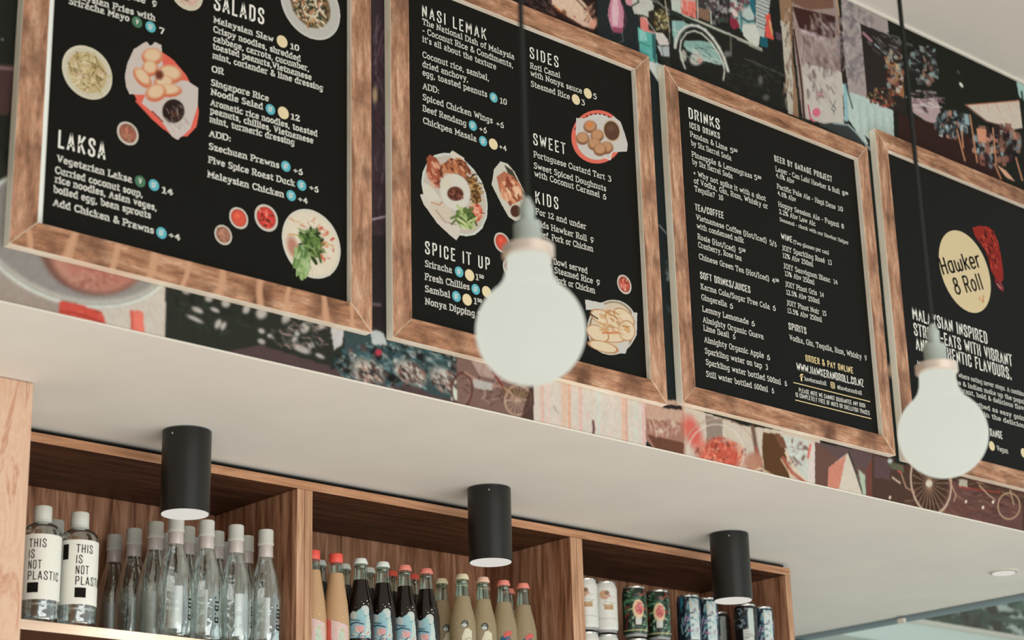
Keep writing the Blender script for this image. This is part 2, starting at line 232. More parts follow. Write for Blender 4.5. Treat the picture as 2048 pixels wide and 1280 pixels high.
# ------------------------------------------------------------------ stroke lettering
# glyph = (width, [strokes]); a stroke starting with c is smoothed, o is smoothed and closed
SLAB = {
'a':(6.6,'c1,6 2.2,6.9 3.6,6.9 4.7,6.2 5,5 5,1 5.5,.1 6.4,.2|c5,4 3.2,4.1 1.5,3.4 .8,2 1.5,.5 2.8,0 4.2,.6 5,2'),
'b':(6.7,'0,10 1.3,10 1.3,0|c1.3,5.2 2.5,6.7 4,7 5.5,6 6,3.5 5.5,1 4,0 2.5,.3 1.3,1.8'),
'c':(6,'c5.2,5.7 4.2,6.8 3,7 1.5,6.1 .8,3.5 1.5,.9 3.1,0 4.3,.2 5.4,1.3|5.2,7 5.2,5.2'),
'd':(6.9,'3.9,10 5.3,10 5.3,0 6.6,0|c5.3,5.2 4.1,6.7 2.8,7 1.3,6 .8,3.5 1.3,1 2.8,0 4.1,.3 5.3,1.8'),
'e':(6.3,'.9,3.7 5.6,3.7|c5.6,3.7 5.2,6 3.2,7 1.5,6.1 .8,3.5 1.5,.9 3.3,0 5.4,1.1'),
'f':(4.5,'c4.8,9.4 3.9,10 2.6,9.6 2,8 2,6 2,0|.3,7 4.1,7|.5,0 3.7,0'),
'g':(6.7,'c5.2,5.3 4,6.8 3,7 1.4,6.1 .9,4 1.4,1.8 3,.9 4.2,1.2 5.2,2.6|c5.2,7 5.2,2 5.2,-1 4.5,-2.7 2.8,-3.1 1,-2.4|5.2,7 6.4,7'),
'h':(7,'0,10 1.3,10 1.3,0|0,0 2.7,0|c1.3,5 2.6,6.7 4,7 5.1,6.2 5.4,4.5 5.4,2 5.4,0|4.1,0 6.8,0'),
'i':(3.4,'.2,7 1.6,7 1.6,0|0,0 3.2,0|1.6,8.9 1.6,10.3'),
'j':(3.2,'.4,7 1.9,7 1.9,-1.6 1,-2.9 -.3,-2.9|1.9,8.9 1.9,10.3'),
'k':(6.8,'0,10 1.3,10 1.3,0|0,0 2.7,0|1.3,2.8 4.9,7|3.6,7 6.1,7|2.8,4.4 5.2,0|4.2,0 6.7,0'),
'l':(3.4,'.2,10 1.6,10 1.6,0|0,0 3.2,0'),
'm':(9.9,'0,7 1.3,7 1.3,0|0,0 2.5,0|c1.3,5 2.4,6.8 3.6,7 4.6,6 4.8,4.5 4.8,2 4.8,0|4,0 5.8,0|c4.8,5 5.9,6.8 7.1,7 8.1,6 8.3,4.5 8.3,2 8.3,0|7.4,0 9.6,0'),
'n':(7,'0,7 1.3,7 1.3,0|0,0 2.7,0|c1.3,5 2.6,6.7 4,7 5.1,6.2 5.4,4.5 5.4,2 5.4,0|4.1,0 6.8,0'),
'o':(6.5,'o3.2,7 1.5,6.1 .8,3.5 1.5,.9 3.2,0 4.9,.9 5.6,3.5 4.9,6.1'),
'p':(6.8,'0,7 1.3,7 1.3,-3|0,-3 2.8,-3|c1.3,5.2 2.5,6.7 4,7 5.5,6 6,3.5 5.5,1 4,0 2.5,.3 1.3,1.8'),
'q':(6.8,'5.3,7 5.3,-3|4,-3 6.6,-3|c5.3,5.2 4.1,6.7 2.8,7 1.3,6 .8,3.5 1.3,1 2.8,0 4.1,.3 5.3,1.8'),
'r':(5.2,'0,7 1.5,7 1.5,0|0,0 3.3,0|c1.5,4.6 2.5,6.5 3.8,7 5,6.8'),
's':(5.5,'c4.6,5.5 3.7,6.8 2.3,6.9 1.1,5.7 1.7,4.3 3.5,3.4 4.7,2 3.9,.3 2.5,0 .8,1.4'),
't':(4.7,'c2,9.2 2,6 2,1.8 2.8,.1 4.6,.6|.3,7 4.2,7'),
'u':(6.9,'0,7 1.3,7|c1.3,7 1.3,4 1.4,1.6 2.9,0 4.4,.6 5.2,2.2|4,7 5.2,7 5.2,0 6.6,0'),
'v':(6.7,'1.3,7 3.4,0 5.5,7|.2,7 2.5,7|4.4,7 6.6,7'),
'w':(9.2,'1.2,7 2.8,0 4.6,6.5 6.4,0 8,7|.1,7 2.2,7|7,7 9.1,7'),
'x':(6.6,'1.2,7 5.4,0|5.4,7 1.2,0|.2,7 2.4,7|4.3,7 6.4,7|0,0 2.3,0|4.3,0 6.6,0'),
'y':(6.7,'1.3,7 3.5,0|5.6,7 3.2,-1 2.3,-2.8 .6,-2.9|.2,7 2.5,7|4.5,7 6.6,7'),
'z':(6,'1,5.4 1,7 5,7 1,0 5.3,0 5.3,1.6'),
'A':(8.4,'1.2,0 4.2,10 7.2,0|2.2,3.4 6.2,3.4|0,0 2.4,0|6,0 8.4,0'),
'B':(7.4,'0,10 1.4,10 1.4,0|0,0 1.4,0|c1.4,10 4.4,9.9 6,8.8 6,6.5 4.4,5.4 1.4,5.3|c1.4,5.3 5,5.1 6.7,3.8 6.6,1.4 4.8,.1 1.4,0'),
'C':(7.8,'c6.9,7.6 5.9,9.4 4.2,10 2,9 .8,5 2,1 4.2,0 6,.5 7.2,2.2|7,10 7,7.4'),
'D':(8.3,'0,10 1.4,10 1.4,0|0,0 1.4,0|c1.4,10 4.4,9.8 6.8,8.3 7.5,5 6.8,1.7 4.4,.2 1.4,0'),
'E':(7.3,'6.6,7.8 6.6,10 0,10|1.4,10 1.4,0|0,0 6.9,0 6.9,2.3|1.4,5.2 5.2,5.2|5.2,6.3 5.2,4.1'),
'F':(7,'6.5,7.8 6.5,10 0,10|1.4,10 1.4,0|0,0 3.2,0|1.4,5.2 5.2,5.2|5.2,6.3 5.2,4.1'),
'G':(8,'c6.9,7.6 5.9,9.4 4.2,10 2,9 .8,5 2,1 4.2,0 5.8,.5 6.8,1.8|6.8,0 6.8,4.4|5,4.4 8,4.4|6.9,10 6.9,7.6'),
'H':(8.8,'1.4,10 1.4,0|7.2,10 7.2,0|1.4,5.1 7.2,5.1|0,10 2.8,10|0,0 2.8,0|5.8,10 8.6,10|5.8,0 8.6,0'),
'I':(4,'1.9,10 1.9,0|.3,10 3.5,10|.3,0 3.5,0'),
'J':(5,'3.2,10 3.2,1.4 2.4,-.6 .4,-.8|1.6,10 4.8,10'),
'K':(8,'1.4,10 1.4,0|0,10 2.8,10|0,0 2.8,0|1.4,4 6,10|4.8,10 7.2,10|3.2,6 6.4,0|5.2,0 7.8,0'),
'L':(7,'1.4,10 1.4,0|0,10 2.8,10|0,0 6.4,0 6.4,2.6'),
'M':(10,'1.4,0 1.4,10 4.9,2.6 8.4,10 8.4,0|0,10 1.4,10|0,0 2.7,0|7.1,0 9.8,0|8.4,10 9.8,10'),
'N':(8.8,'1.4,0 1.4,10 7.2,0 7.2,10|0,10 1.4,10|0,0 2.7,0|5.9,10 8.5,10'),
'O':(8.4,'o4.2,10 1.9,9 .9,5 1.9,1 4.2,0 6.5,1 7.5,5 6.5,9'),
'P':(7.2,'0,10 1.4,10 1.4,0|0,0 3.1,0|c1.4,10 4.6,9.9 6.4,8.9 6.4,5.9 4.6,4.7 1.4,4.6'),
'Q':(8.4,'o4.2,10 1.9,9 .9,5 1.9,1 4.2,0 6.5,1 7.5,5 6.5,9|4.8,2.4 7.6,-1'),
'R':(7.9,'0,10 1.4,10 1.4,0|0,0 3,0|c1.4,10 4.6,9.9 6.2,8.9 6.2,6.2 4.6,5.1 1.4,5|4,5 6.4,0 7.8,0'),
'S':(6.9,'c5.9,7.8 4.9,9.6 3.2,10 1.3,8.9 1.3,6.6 3.2,5.4 5.6,4 6,1.8 4.4,.2 2.6,.1 .9,2.2|5.9,10 5.9,7.9|.9,0 .9,2.2'),
'T':(7.8,'.5,7.6 .5,10 7.1,10 7.1,7.6|3.8,10 3.8,0|2.2,0 5.4,0'),
'U':(8.4,'0,10 2.8,10|c1.4,10 1.4,5 1.6,1.6 4.2,0 6.7,1.6 6.9,5 6.9,10|5.6,10 8.3,10'),
'V':(8.2,'1.2,10 4,0 6.9,10|0,10 2.5,10|5.6,10 8.1,10'),
'W':(11.4,'1.2,10 3.4,0 5.7,9 8,0 10.2,10|0,10 2.4,10|9,10 11.3,10'),
'X':(8,'1.2,0 6.8,10|1.2,10 6.8,0'),
'Y':(7.9,'1.2,10 3.9,5 6.7,10|3.9,5 3.9,0|0,10 2.4,10|5.5,10 7.9,10|2.4,0 5.4,0'),
'Z':(7,'1,8 1,10 6,10 1,0 6.4,0 6.4,2'),
'0':(6.6,'o3.3,9.6 1.6,8.6 1,4.8 1.6,1 3.3,0 5,1 5.6,4.8 5,8.6'),
'1':(4.6,'.6,8.2 2.5,9.7 2.5,0|.5,0 4.4,0'),
'2':(6.4,'c.9,7.6 2,9.3 3.4,9.6 5,8.6 5,6.4 3,3.4 .9,.2|.9,0 5.6,0 5.6,1.7'),
'3':(6.2,'1,9.6 5,9.6 2.8,6|c2.8,6 4.6,5.6 5.4,3.2 4.4,.6 2.6,0 .7,1.2'),
'4':(6.6,'4.4,0 4.4,9.6 .6,3 6.2,3'),
'5':(6.2,'5.2,9.6 1.5,9.6 1.2,5.4|c1.2,5.4 3,6.1 4.8,5.2 5.4,3 4.4,.6 2.6,0 .7,1.2'),
'6':(6.4,'c4.8,9.6 2.6,8 1.2,5 1,3|o3.2,6 1.5,4.8 1,3 1.6,.8 3.2,0 4.9,.8 5.5,3 4.8,5.2'),
'7':(6,'.8,8.2 .8,9.6 5.5,9.6 2.6,0'),
'8':(6.4,'o3.2,9.6 1.7,8.7 1.5,7.2 3.2,5.2 4.9,7.2 4.7,8.7|o3.2,5.2 1.3,3.8 1.1,1.8 3.2,0 5.3,1.8 5.1,3.8'),
'9':(6.4,'c1.7,0 3.8,1.6 5.3,4.6 5.5,6.6|o3.2,9.6 1.6,8.8 1,6.6 1.6,4.4 3.2,3.6 4.9,4.6 5.5,6.6 4.9,8.8'),
'&':(8.2,'c7.6,4.2 6.4,1.4 4,0 1.7,.5 1,2.6 2.2,4.6 4.6,6.4 5,8.4 3.8,9.8 2.3,9.2 2.2,7.2 4,4 7.8,0'),
',':(3,'1.6,.8 1.5,-.6 .7,-1.8'), '.':(3,'1.2,-.1 1.2,1.3'), "'":(2.6,'1.2,10 1,7.6'), ':':(3.2,'1.4,-.1 1.4,1.2|1.4,5 1.4,6.3'),
'?':(5.6,'c.8,8 2,9.8 4,9.6 4.8,7.6 3.4,5.4 2.6,4.4 2.5,2.9|2.5,-.1 2.5,1.2'), '!':(2.8,'1.3,10 1.3,3|1.3,-.1 1.3,1.2'),
'(':(3.6,'c3,11 1.6,8.6 1.1,4.6 1.6,.6 3,-2'), ')':(3.6,'c.6,11 2,8.6 2.5,4.6 2,.6 .6,-2'), '/':(4.6,'.2,-1.4 4.2,11'),
'%':(9,'o2.2,9.6 1,8.6 1,6.4 2.2,5.4 3.4,6.4 3.4,8.6|o6.6,4.2 5.4,3.2 5.4,1 6.6,0 7.8,1 7.8,3.2|2,0 7,9.6'),
'+':(6.4,'.8,4.4 5.6,4.4|3.2,6.8 3.2,2'), '-':(4.4,'.6,3.9 3.7,3.9'), '@':(9,'c6,3 4.2,2.4 3.2,4.4 4.4,6.4 6,5.4 6.2,3 7.6,3.2 7.8,6 5.4,8.6 2.4,8 .8,5 1.8,1.4 5,0 7,.8'),
'\u00e9':(6.3,'.9,3.7 5.6,3.7|c5.6,3.7 5.2,6 3.2,7 1.5,6.1 .8,3.5 1.5,.9 3.3,0 5.4,1.1|2.6,8.4 4.4,10.4'), ' ':(3.6,''),
}
COND = {
'A':(5.2,'.6,0 2.6,10 4.6,0|1.2,2.8 4,2.8'), 'B':(5,'.9,0 .9,10 3.2,10 4.1,9.1 4.1,6.3 3.3,5.4 .9,5.4|3.3,5.4 4.3,4.5 4.3,.9 3.4,0 .9,0'),
'C':(4.9,'4.2,6.8 4.2,9 3.3,10 1.8,10 .9,9 .9,1 1.8,0 3.3,0 4.2,1 4.2,3.2'), 'D':(5,'.9,0 .9,10 3,10 4.2,8.8 4.2,1.2 3,0 .9,0'),
'E':(4.5,'4,10 .9,10 .9,0 4,0|.9,5.1 3.5,5.1'), 'F':(4.4,'4,10 .9,10 .9,0|.9,5.1 3.5,5.1'),
'G':(5,'4.2,7 4.2,9 3.3,10 1.8,10 .9,9 .9,1 1.8,0 3.3,0 4.2,1 4.2,4.6 2.7,4.6'), 'H':(5.2,'.9,0 .9,10|4.3,0 4.3,10|.9,5.1 4.3,5.1'),
'I':(1.9,'.95,0 .95,10'), 'J':(3.9,'3.1,10 3.1,1 2.3,0 1,0 .3,.9 .3,2.6'), 'K':(5.2,'.9,0 .9,10|4.5,10 1,4|2,5.6 4.7,0'),
'L':(4.3,'.9,10 .9,0 3.9,0'), 'M':(6.6,'.9,0 .9,10 3.3,3.2 5.7,10 5.7,0'), 'N':(5.3,'.9,0 .9,10 4.4,0 4.4,10'),
'O':(5.1,'1.8,0 .9,1 .9,9 1.8,10 3.3,10 4.2,9 4.2,1 3.3,0 1.8,0'), 'P':(4.9,'.9,0 .9,10 3.3,10 4.2,9.1 4.2,5.6 3.3,4.7 .9,4.7'),
'Q':(5.1,'1.8,0 .9,1 .9,9 1.8,10 3.3,10 4.2,9 4.2,1 3.3,0 1.8,0|3,2 4.6,-.8'), 'R':(5.1,'.9,0 .9,10 3.3,10 4.2,9.1 4.2,6 3.3,5.1 .9,5.1|2.8,5.1 4.4,0'),
'S':(4.9,'4.1,7.2 4.1,9 3.2,10 1.8,10 .9,9 .9,7 1.6,6 3.5,4.2 4.2,3.2 4.2,1 3.3,0 1.8,0 .8,1 .8,2.9'), 'T':(4.6,'.2,10 4.4,10|2.3,10 2.3,0'),
'U':(5.1,'.9,10 .9,1 1.8,0 3.3,0 4.2,1 4.2,10'), 'V':(5,'.5,10 2.5,0 4.5,10'), 'W':(7,'.5,10 1.9,0 3.5,8.4 5.1,0 6.5,10'),
'X':(5,'.6,0 4.4,10|.6,10 4.4,0'), 'Y':(4.9,'.5,10 2.45,4.4 4.4,10|2.45,4.4 2.45,0'), 'Z':(4.6,'.6,10 4,10 .6,0 4.1,0'),
'&':(5.8,'5,4.6 5,2.4 3.4,0 1.8,0 .8,1.2 .8,3.4 3.6,7 3.6,9 2.8,10 1.9,10 1.1,9 1.1,7.4 5.2,0'), '/':(4,'.2,-.6 3.8,10.6'), '.':(2,'.9,-.2 .9,1.5'), '-':(3.6,'.5,4.6 3.1,4.6'), ' ':(2.6,''),
'f':(3.6,'3.4,10 2.2,10 1.4,9 1.4,0|.1,6.4 3,6.4'),
}
LOGO = {
'H':(5.6,'.9,0 .9,10|4.6,0 4.6,10|.9,5.2 4.6,5.2'), 'a':(5.2,'c4.2,7 2,7 .9,5.4 .9,1.8 2,.2 3.4,.3 4.2,1.8|4.2,7 4.2,0'),
'w':(7,'c.8,7 .8,1.8 1.8,.1 3,.6 3.5,1.8 4,.6 5.2,.1 6.2,1.8 6.2,7|3.5,1.8 3.5,5.4'), 'k':(4.8,'.9,0 .9,10|4.2,7 1,3.4|1.8,4.2 4.4,0'),
'e':(5,'c.9,3.5 4.2,3.5 4.2,5.6 3.2,7 1.9,7 .9,5.6 .9,1.6 2,0 3.4,.1 4.2,1'), 'r':(3.9,'.9,0 .9,7|c.9,4.6 1.7,6.6 3.6,7'),
'&':(5.6,'o2.8,10 1.5,9.2 1.4,6.8 2.8,5.4 4.2,6.8 4.1,9.2|o2.8,5.4 1,4.2 .9,1.4 2.8,0 4.7,1.4 4.6,4.2'), 'R':(5.6,'.9,0 .9,10|c.9,10 3.8,9.8 4.6,7.6 3.8,5.2 .9,5|2.8,5 4.8,0'),
'o':(5.2,'o2.6,7 1.1,5.6 .9,3.5 1.1,1.4 2.6,0 4.1,1.4 4.3,3.5 4.1,5.6'), 'l':(2.3,'1,10 1,0'), ' ':(2.6,''),
}
def _cat(p, closed):
    p = [np.array(q) for q in p]; n = len(p); out = []
    rng = range(n) if closed else range(n-1)
    for i in rng:
        g = (lambda k: p[k % n]) if closed else (lambda k: p[max(0, min(n-1, k))])
        a, b, c, d = g(i-1), g(i), g(i+1), g(i+2)
        for t in (0, .34, .67): out.append(.5*((2*b)+(-a+c)*t+(2*a-5*b+4*c-d)*t*t+(-a+3*b-3*c+d)*t**3))
    if not closed: out.append(p[-1])
    return out
_cache = {}
def strokes(font, fid, ch):
    if (fid, ch) in _cache: return _cache[fid, ch]
    w, s = font.get(ch, font.get(ch.upper(), font[' '])); out = []
    for st in s.split('|'):
        if not st: continue
        kind = st[0] if st[0] in 'co' else ''
        pts = [tuple(float(q) for q in t.split(',')) for t in st.lstrip('co').split()]
        if not kind:
            cur = [np.array(pts[0])]
            for k in range(1, len(pts)):
                p = np.array(pts[k])
                if len(cur) > 1:
                    d1 = cur[-1]-cur[-2]; d2 = p-cur[-1]
                    if d1@d2 < -.1*np.linalg.norm(d1)*np.linalg.norm(d2): out.append((cur, False)); cur = [cur[-1]]
                cur.append(p)
            out.append((cur, False)); continue
        P = _cat(pts, kind == 'o') if kind else [np.array(q) for q in pts]
        out.append((P, kind == 'o'))
    _cache[fid, ch] = (w, out); return _cache[fid, ch]
FONTS = {'s': (SLAB, .68), 'c': (COND, .72), 'n': (COND, .62), 'l': (LOGO, .5), 'b': (SLAB, .84)}
def ribbon(P, closed, h):
    n = len(P); L, R = [], []
    for i in range(n):
        a = P[i-1] if (i > 0 or closed) else None; b = P[(i+1) % n] if (i < n-1 or closed) else None
        d1 = (P[i]-a) if a is not None else None; d2 = (b-P[i]) if b is not None else None
        if d1 is None: d1 = d2
        if d2 is None: d2 = d1
        d1 = d1/(np.linalg.norm(d1)+1e-9); d2 = d2/(np.linalg.norm(d2)+1e-9)
        n1 = np.array([-d1[1], d1[0]]); n2 = np.array([-d2[1], d2[0]]); m = n1+n2; q = np.linalg.norm(m)
        if q < .3: m = n1; s = 1
        else: m = m/q; s = min(1.8, 1/max(.4, m@n1))
        e = 0
        ext = np.zeros(2)
        if not closed and i == 0: ext = -d2*h*.55
        if not closed and i == n-1: ext = d1*h*.55
        L.append(P[i]+ext+m*h*s); R.append(P[i]+ext-m*h*s)
    v = L+R; f = []
    for i in range(n if closed else n-1):
        j = (i+1) % n; f.append((i, n+i, n+j, j))
    return v, f
def text_geo(txt, font='s', track=0.0, hw=None):
    """2-D geometry in glyph units, total width; ^..^ is superscript, = advances nothing"""
    F, h0 = FONTS[font]; h = hw or h0; V, Fc = [], []; x = 0; sup = False
    for ch in txt:
        if ch == '^': sup = not sup; continue
        w, st = strokes(F, 'c' if font in 'cn' else ('s' if font in 'sb' else 'l'), ch)
        k, dy = (.55, 4.6) if sup else (1, 0)
        for P, cl in st:
            v, f = ribbon(P, cl, h/(k if sup else 1)*(.8 if sup else 1)); b = len(V)
            V += [(x+p[0]*k, p[1]*k+dy) for p in v]; Fc += [tuple(b+q for q in t) for t in f]
        x += (w+.75+track)*k
    return np.array(V) if V else np.zeros((0, 2)), Fc, max(x-.75-track, .1)
def lettering(name, items, mat, parent, Y, off):
    """items: (text, x0, y0, x1, y1, cap height in m, font, track) measured baselines, laid on the wall-parallel plane y = Y - off"""
    for k, it in enumerate(items):
        txt, x0, y0, x1, y1, cap = it[:6]; font = it[6] if len(it) > 6 else 's'; tr = it[7] if len(it) > 7 else 0.0
        a = on_y(x0, y0, Y); b = on_y(x1, y1, Y); g, f, w = text_geo(txt, font, tr); d = (b-a)/w
        V = [((a+d*q[0])[0], Y-off-.00001*(k % 5), (a+d*q[0])[2]+q[1]*cap/10) for q in g]
        mesh(name, V, f, mat, parent)
def text_on(name, txt, fn, u0, w0, cap, mat, parent, font='c', width=None, track=0.0, hw=None, rot=False):
    """lettering wrapped on a surface fn(u, w) -> xyz"""
    g, f, w = text_geo(txt, font, track, hw); s = (width/w) if width else cap/10
    V = [fn(u0-(q[1]*cap/10), w0-q[0]*s) if not rot else fn(u0+q[1]*cap/10, w0+q[0]*s) for q in g] if rot is not None and rot else [fn(u0+q[0]*s, w0+q[1]*cap/10) for q in g]
    return mesh(name, V, f, mat, parent)

# ------------------------------------------------------------------ raster of vertex colours: flat prints
def vnoise(shape, cells, rs=RS):
    gy, gx = max(2, int(cells[0])), max(2, int(cells[1])); g = rs.rand(gy+1, gx+1)
    yy = np.linspace(0, gy-1e-6, shape[0]); xx = np.linspace(0, gx-1e-6, shape[1]); iy = yy.astype(int); ix = xx.astype(int)
    fy = (yy-iy)[:, None]; fx = (xx-ix)[None]; fy = fy*fy*(3-2*fy); fx = fx*fx*(3-2*fx)
    a = g[iy][:, ix]; b = g[iy][:, ix+1]; c = g[iy+1][:, ix]; d = g[iy+1][:, ix+1]
    return (a*(1-fx)+b*fx)*(1-fy)+(c*(1-fx)+d*fx)*fy
class Pic:
    def __init__(s, X, Y, base=(0, 0, 0), alpha=1.0):
        s.X, s.Y = X, Y; s.c = np.zeros(X.shape+(3,)); s.c[:] = base; s.a = np.full(X.shape, float(alpha)); s.clip = None
    def put(s, m, col, op=1.0):
        m = m*op
        if s.clip is not None: m = m*s.clip
        s.c = s.c*(1-m[..., None])+np.array(col, float)*m[..., None]; s.a = np.maximum(s.a, (m > .5)*1.0)
    def sub(s, x0, y0, x1, y1):
        return (s.X >= x0) & (s.X <= x1) & (s.Y >= y0) & (s.Y <= y1)
    def _put(s, idx, m, col, op=1.0):
        m = m*op
        if s.clip is not None: m = m*s.clip[idx]
        s.c[idx] = s.c[idx]*(1-m[:, None])+np.array(col, float)*m[:, None]
        s.a[idx] = np.maximum(s.a[idx], (m > .45)*1.0)
    def poly(s, pts, col, op=1.0):
        P = np.array(pts, float); i = s.sub(P[:, 0].min(), P[:, 1].min(), P[:, 0].max(), P[:, 1].max())
        if not i.any(): return
        x, y = s.X[i], s.Y[i]; ins = np.zeros(x.shape, bool); n = len(P)
        for k in range(n):
            (xa, ya), (xb, yb) = P[k], P[(k+1) % n]
            if ya == yb: continue
            ins ^= ((ya > y) != (yb > y)) & (x < (xb-xa)*(y-ya)/(yb-ya)+xa)
        s._put(i, ins.astype(float), col, op)
    def ell(s, cx, cy, rx, ry, col, ang=0, op=1.0, soft=.08):
        R = max(rx, ry)*1.2; i = s.sub(cx-R, cy-R, cx+R, cy+R)
        if not i.any(): return
        a = math.radians(ang); dx, dy = s.X[i]-cx, s.Y[i]-cy
        d = np.hypot((dx*math.cos(a)+dy*math.sin(a))/rx, (-dx*math.sin(a)+dy*math.cos(a))/ry)
        s._put(i, np.clip((1+soft-d)/(2*soft), 0, 1), col, op)
    def ring(s, cx, cy, rx, ry, w, col, ang=0, op=1.0):
        R = max(rx, ry)+w; i = s.sub(cx-R, cy-R, cx+R, cy+R)
        if not i.any(): return
        a = math.radians(ang); dx, dy = s.X[i]-cx, s.Y[i]-cy
        d = (np.hypot((dx*math.cos(a)+dy*math.sin(a))/rx, (-dx*math.sin(a)+dy*math.cos(a))/ry)-1)*min(rx, ry)
        s._put(i, np.clip(1.2-np.abs(d)/(w/2), 0, 1), col, op)
    def seg(s, x0, y0, x1, y1, w, col, op=1.0):
        i = s.sub(min(x0, x1)-w, min(y0, y1)-w, max(x0, x1)+w, max(y0, y1)+w)
        if not i.any(): return
        px, py = s.X[i], s.Y[i]; dx, dy = x1-x0, y1-y0; L = dx*dx+dy*dy+1e-9
        t = np.clip(((px-x0)*dx+(py-y0)*dy)/L, 0, 1); d = np.hypot(px-x0-t*dx, py-y0-t*dy)
        s._put(i, np.clip(1.3-d/(w/2), 0, 1), col, op)
    def path(s, pts, w, col, op=1.0):
        for a, b in zip(pts, pts[1:]): s.seg(a[0], a[1], b[0], b[1], w, col, op)
    def bits(s, n, cx, cy, rx, ry, ln, w, cols, ang=None, op=.9, rnd=random):
        for _ in range(n):
            r = math.sqrt(rnd.random()); t = rnd.random()*6.283; x = cx+rx*r*math.cos(t); y = cy+ry*r*math.sin(t)
            a = rnd.random()*6.283 if ang is None else math.radians(ang)+rnd.uniform(-.4, .4); l = ln*rnd.uniform(.4, 1.2)
            s.seg(x, y, x+l*math.cos(a), y+l*math.sin(a), w*rnd.uniform(.6, 1.3), rnd.choice(cols), op)
    def blobs(s, n, cx, cy, rx, ry, lo, hi, cols, tall=1.5, op=.85, rnd=random):
        for _ in range(n):
            r = math.sqrt(rnd.random()); t = rnd.random()*6.283; x = cx+rx*r*math.cos(t); y = cy+ry*r*math.sin(t); a = rnd.uniform(lo, hi); b = a*rnd.uniform(.6, tall)
            c = np.array(rnd.choice(cols), float); g = c.mean(); c = (g+(c-g)*.75)*rnd.uniform(.6, 1.05); k = rnd.uniform(.1, .5)
            if rnd.random() < .5: s.poly([(x-a, y-b), (x+a*rnd.uniform(.4, 1), y-b+a*k), (x+a, y+b+a*k), (x-a*rnd.uniform(.4, 1), y+b)], c, op)
            else: s.ell(x, y, a, b, c, rnd.uniform(-30, 30), op, .25)
    def mottle(s, amp, cells):
        s.c *= (1+amp*(vnoise(s.X.shape, cells)-.5)*2)[..., None]
    def soften(s, k=1):
        for _ in range(k):
            p = np.pad(s.c, ((1, 1), (1, 1), (0, 0)), mode='edge'); s.c = (p[1:-1, 1:-1]*2+p[:-2, 1:-1]+p[2:, 1:-1]+p[1:-1, :-2]+p[1:-1, 2:])/6
    def build(s, name, pos, mat, parent, facemask=None):
        """pos: (..., 3) vertex positions"""
        h, w = s.X.shape; idx = np.arange(h*w).reshape(h, w)
        F = np.stack([idx[:-1, :-1], idx[:-1, 1:], idx[1:, 1:], idx[1:, :-1]], -1)
        keep = (s.a[:-1, :-1]+s.a[:-1, 1:]+s.a[1:, 1:]+s.a[1:, :-1]) > 2.5
        if facemask is not None: keep &= facemask
        F = F[keep]; used = np.unique(F); re = np.zeros(h*w, int); re[used] = np.arange(len(used))
        col = np.concatenate([lin(np.clip(s.c.reshape(-1, 3)[used]*.94, 0, 255)), np.ones((len(used), 1))], 1)
        return mesh(name, pos.reshape(-1, 3)[used], re[F].astype(np.int32), mat, parent, col=col)

YM = 2.558; YF = 2.538; YP = 2.550; ZS = 1.0; ZC = 2.235; YC = 3.115
# ================================================================== SETTING
def S(o, label=None): o['kind'] = 'structure'; return o
S(box('floor', -3.5, -4.2, FLOOR-.1, 12, 9, FLOOR, M['floor'], bevel=0))
S(box('ceiling', -3.5, -4.2, ZC, 4.62, YM+.02, ZC+.12, M['ceil'], bevel=0))
wf = S(box('wall_front', -.6, YM, ZS+.1005, 4.6, YM+.14, ZC, M['backing'], bevel=0))
sof = S(box('trim_1', -.6, YM, ZS, 4.6, 4.9, ZS+.1, [M['plaster']], bevel=0)); sof.location.z = 0
# the soffit box is notched behind the bulkhead face: lower the bulkhead onto it
box('edge_bead', -.6, YM-.0025, ZS-.0005, 4.6, YM-.0001, ZS+.003, M['bead'], wf, bevel=0)
box('ceiling_bead', -.6, YM-.006, ZC-.006, 4.6, YM, ZC, M['bead'], wf, bevel=0)
S(box('wall_back', -.6, 3.425, FLOOR, 3.80, 3.50, ZS, M['wallp'], bevel=0))
S(box('wall_left', -3.5, -4.2, FLOOR, -3.38, 6.5, ZC, M['wallp'], bevel=0))
# glazed right wall, plane x = 4.6
wr = S(box('wall_right', 4.6, -1.0, FLOOR, 4.66, 4.9, FLOOR+.5, M['wallp'], bevel=0))
S(box('trim_2', 4.6, YM, ZS+.1, 4.66, 4.9, ZC, M['wallp'], bevel=0))
win = bpy.data.objects.new('window_1', None); C.objects.link(win); win.location = (4.62, 2.2, FLOOR+.5); win['kind'] = 'structure'
box('frame_head', 4.6, -1.0, ZS-.007, 4.66, 4.9, ZS-.0003, M['frame_dark'], win, bevel=0)
for yy in (-1.0, .6, 2.2, 3.80): box('frame_post', 4.6, yy, FLOOR+.5, 4.66, yy+.04, ZS-.012, M['frame_dark'], win, bevel=0)
box('closer_bracket', 4.588, 3.390, ZS-.022, 4.60, 3.412, ZS-.008, M['bead'], win, bevel=.001)
for ya, yb in ((-.96, .6), (.64, 2.2), (2.24, 3.80)): box('pane', 4.626, ya, FLOOR+.5, 4.632, yb, ZS-.012, M['pane'], win, bevel=0)
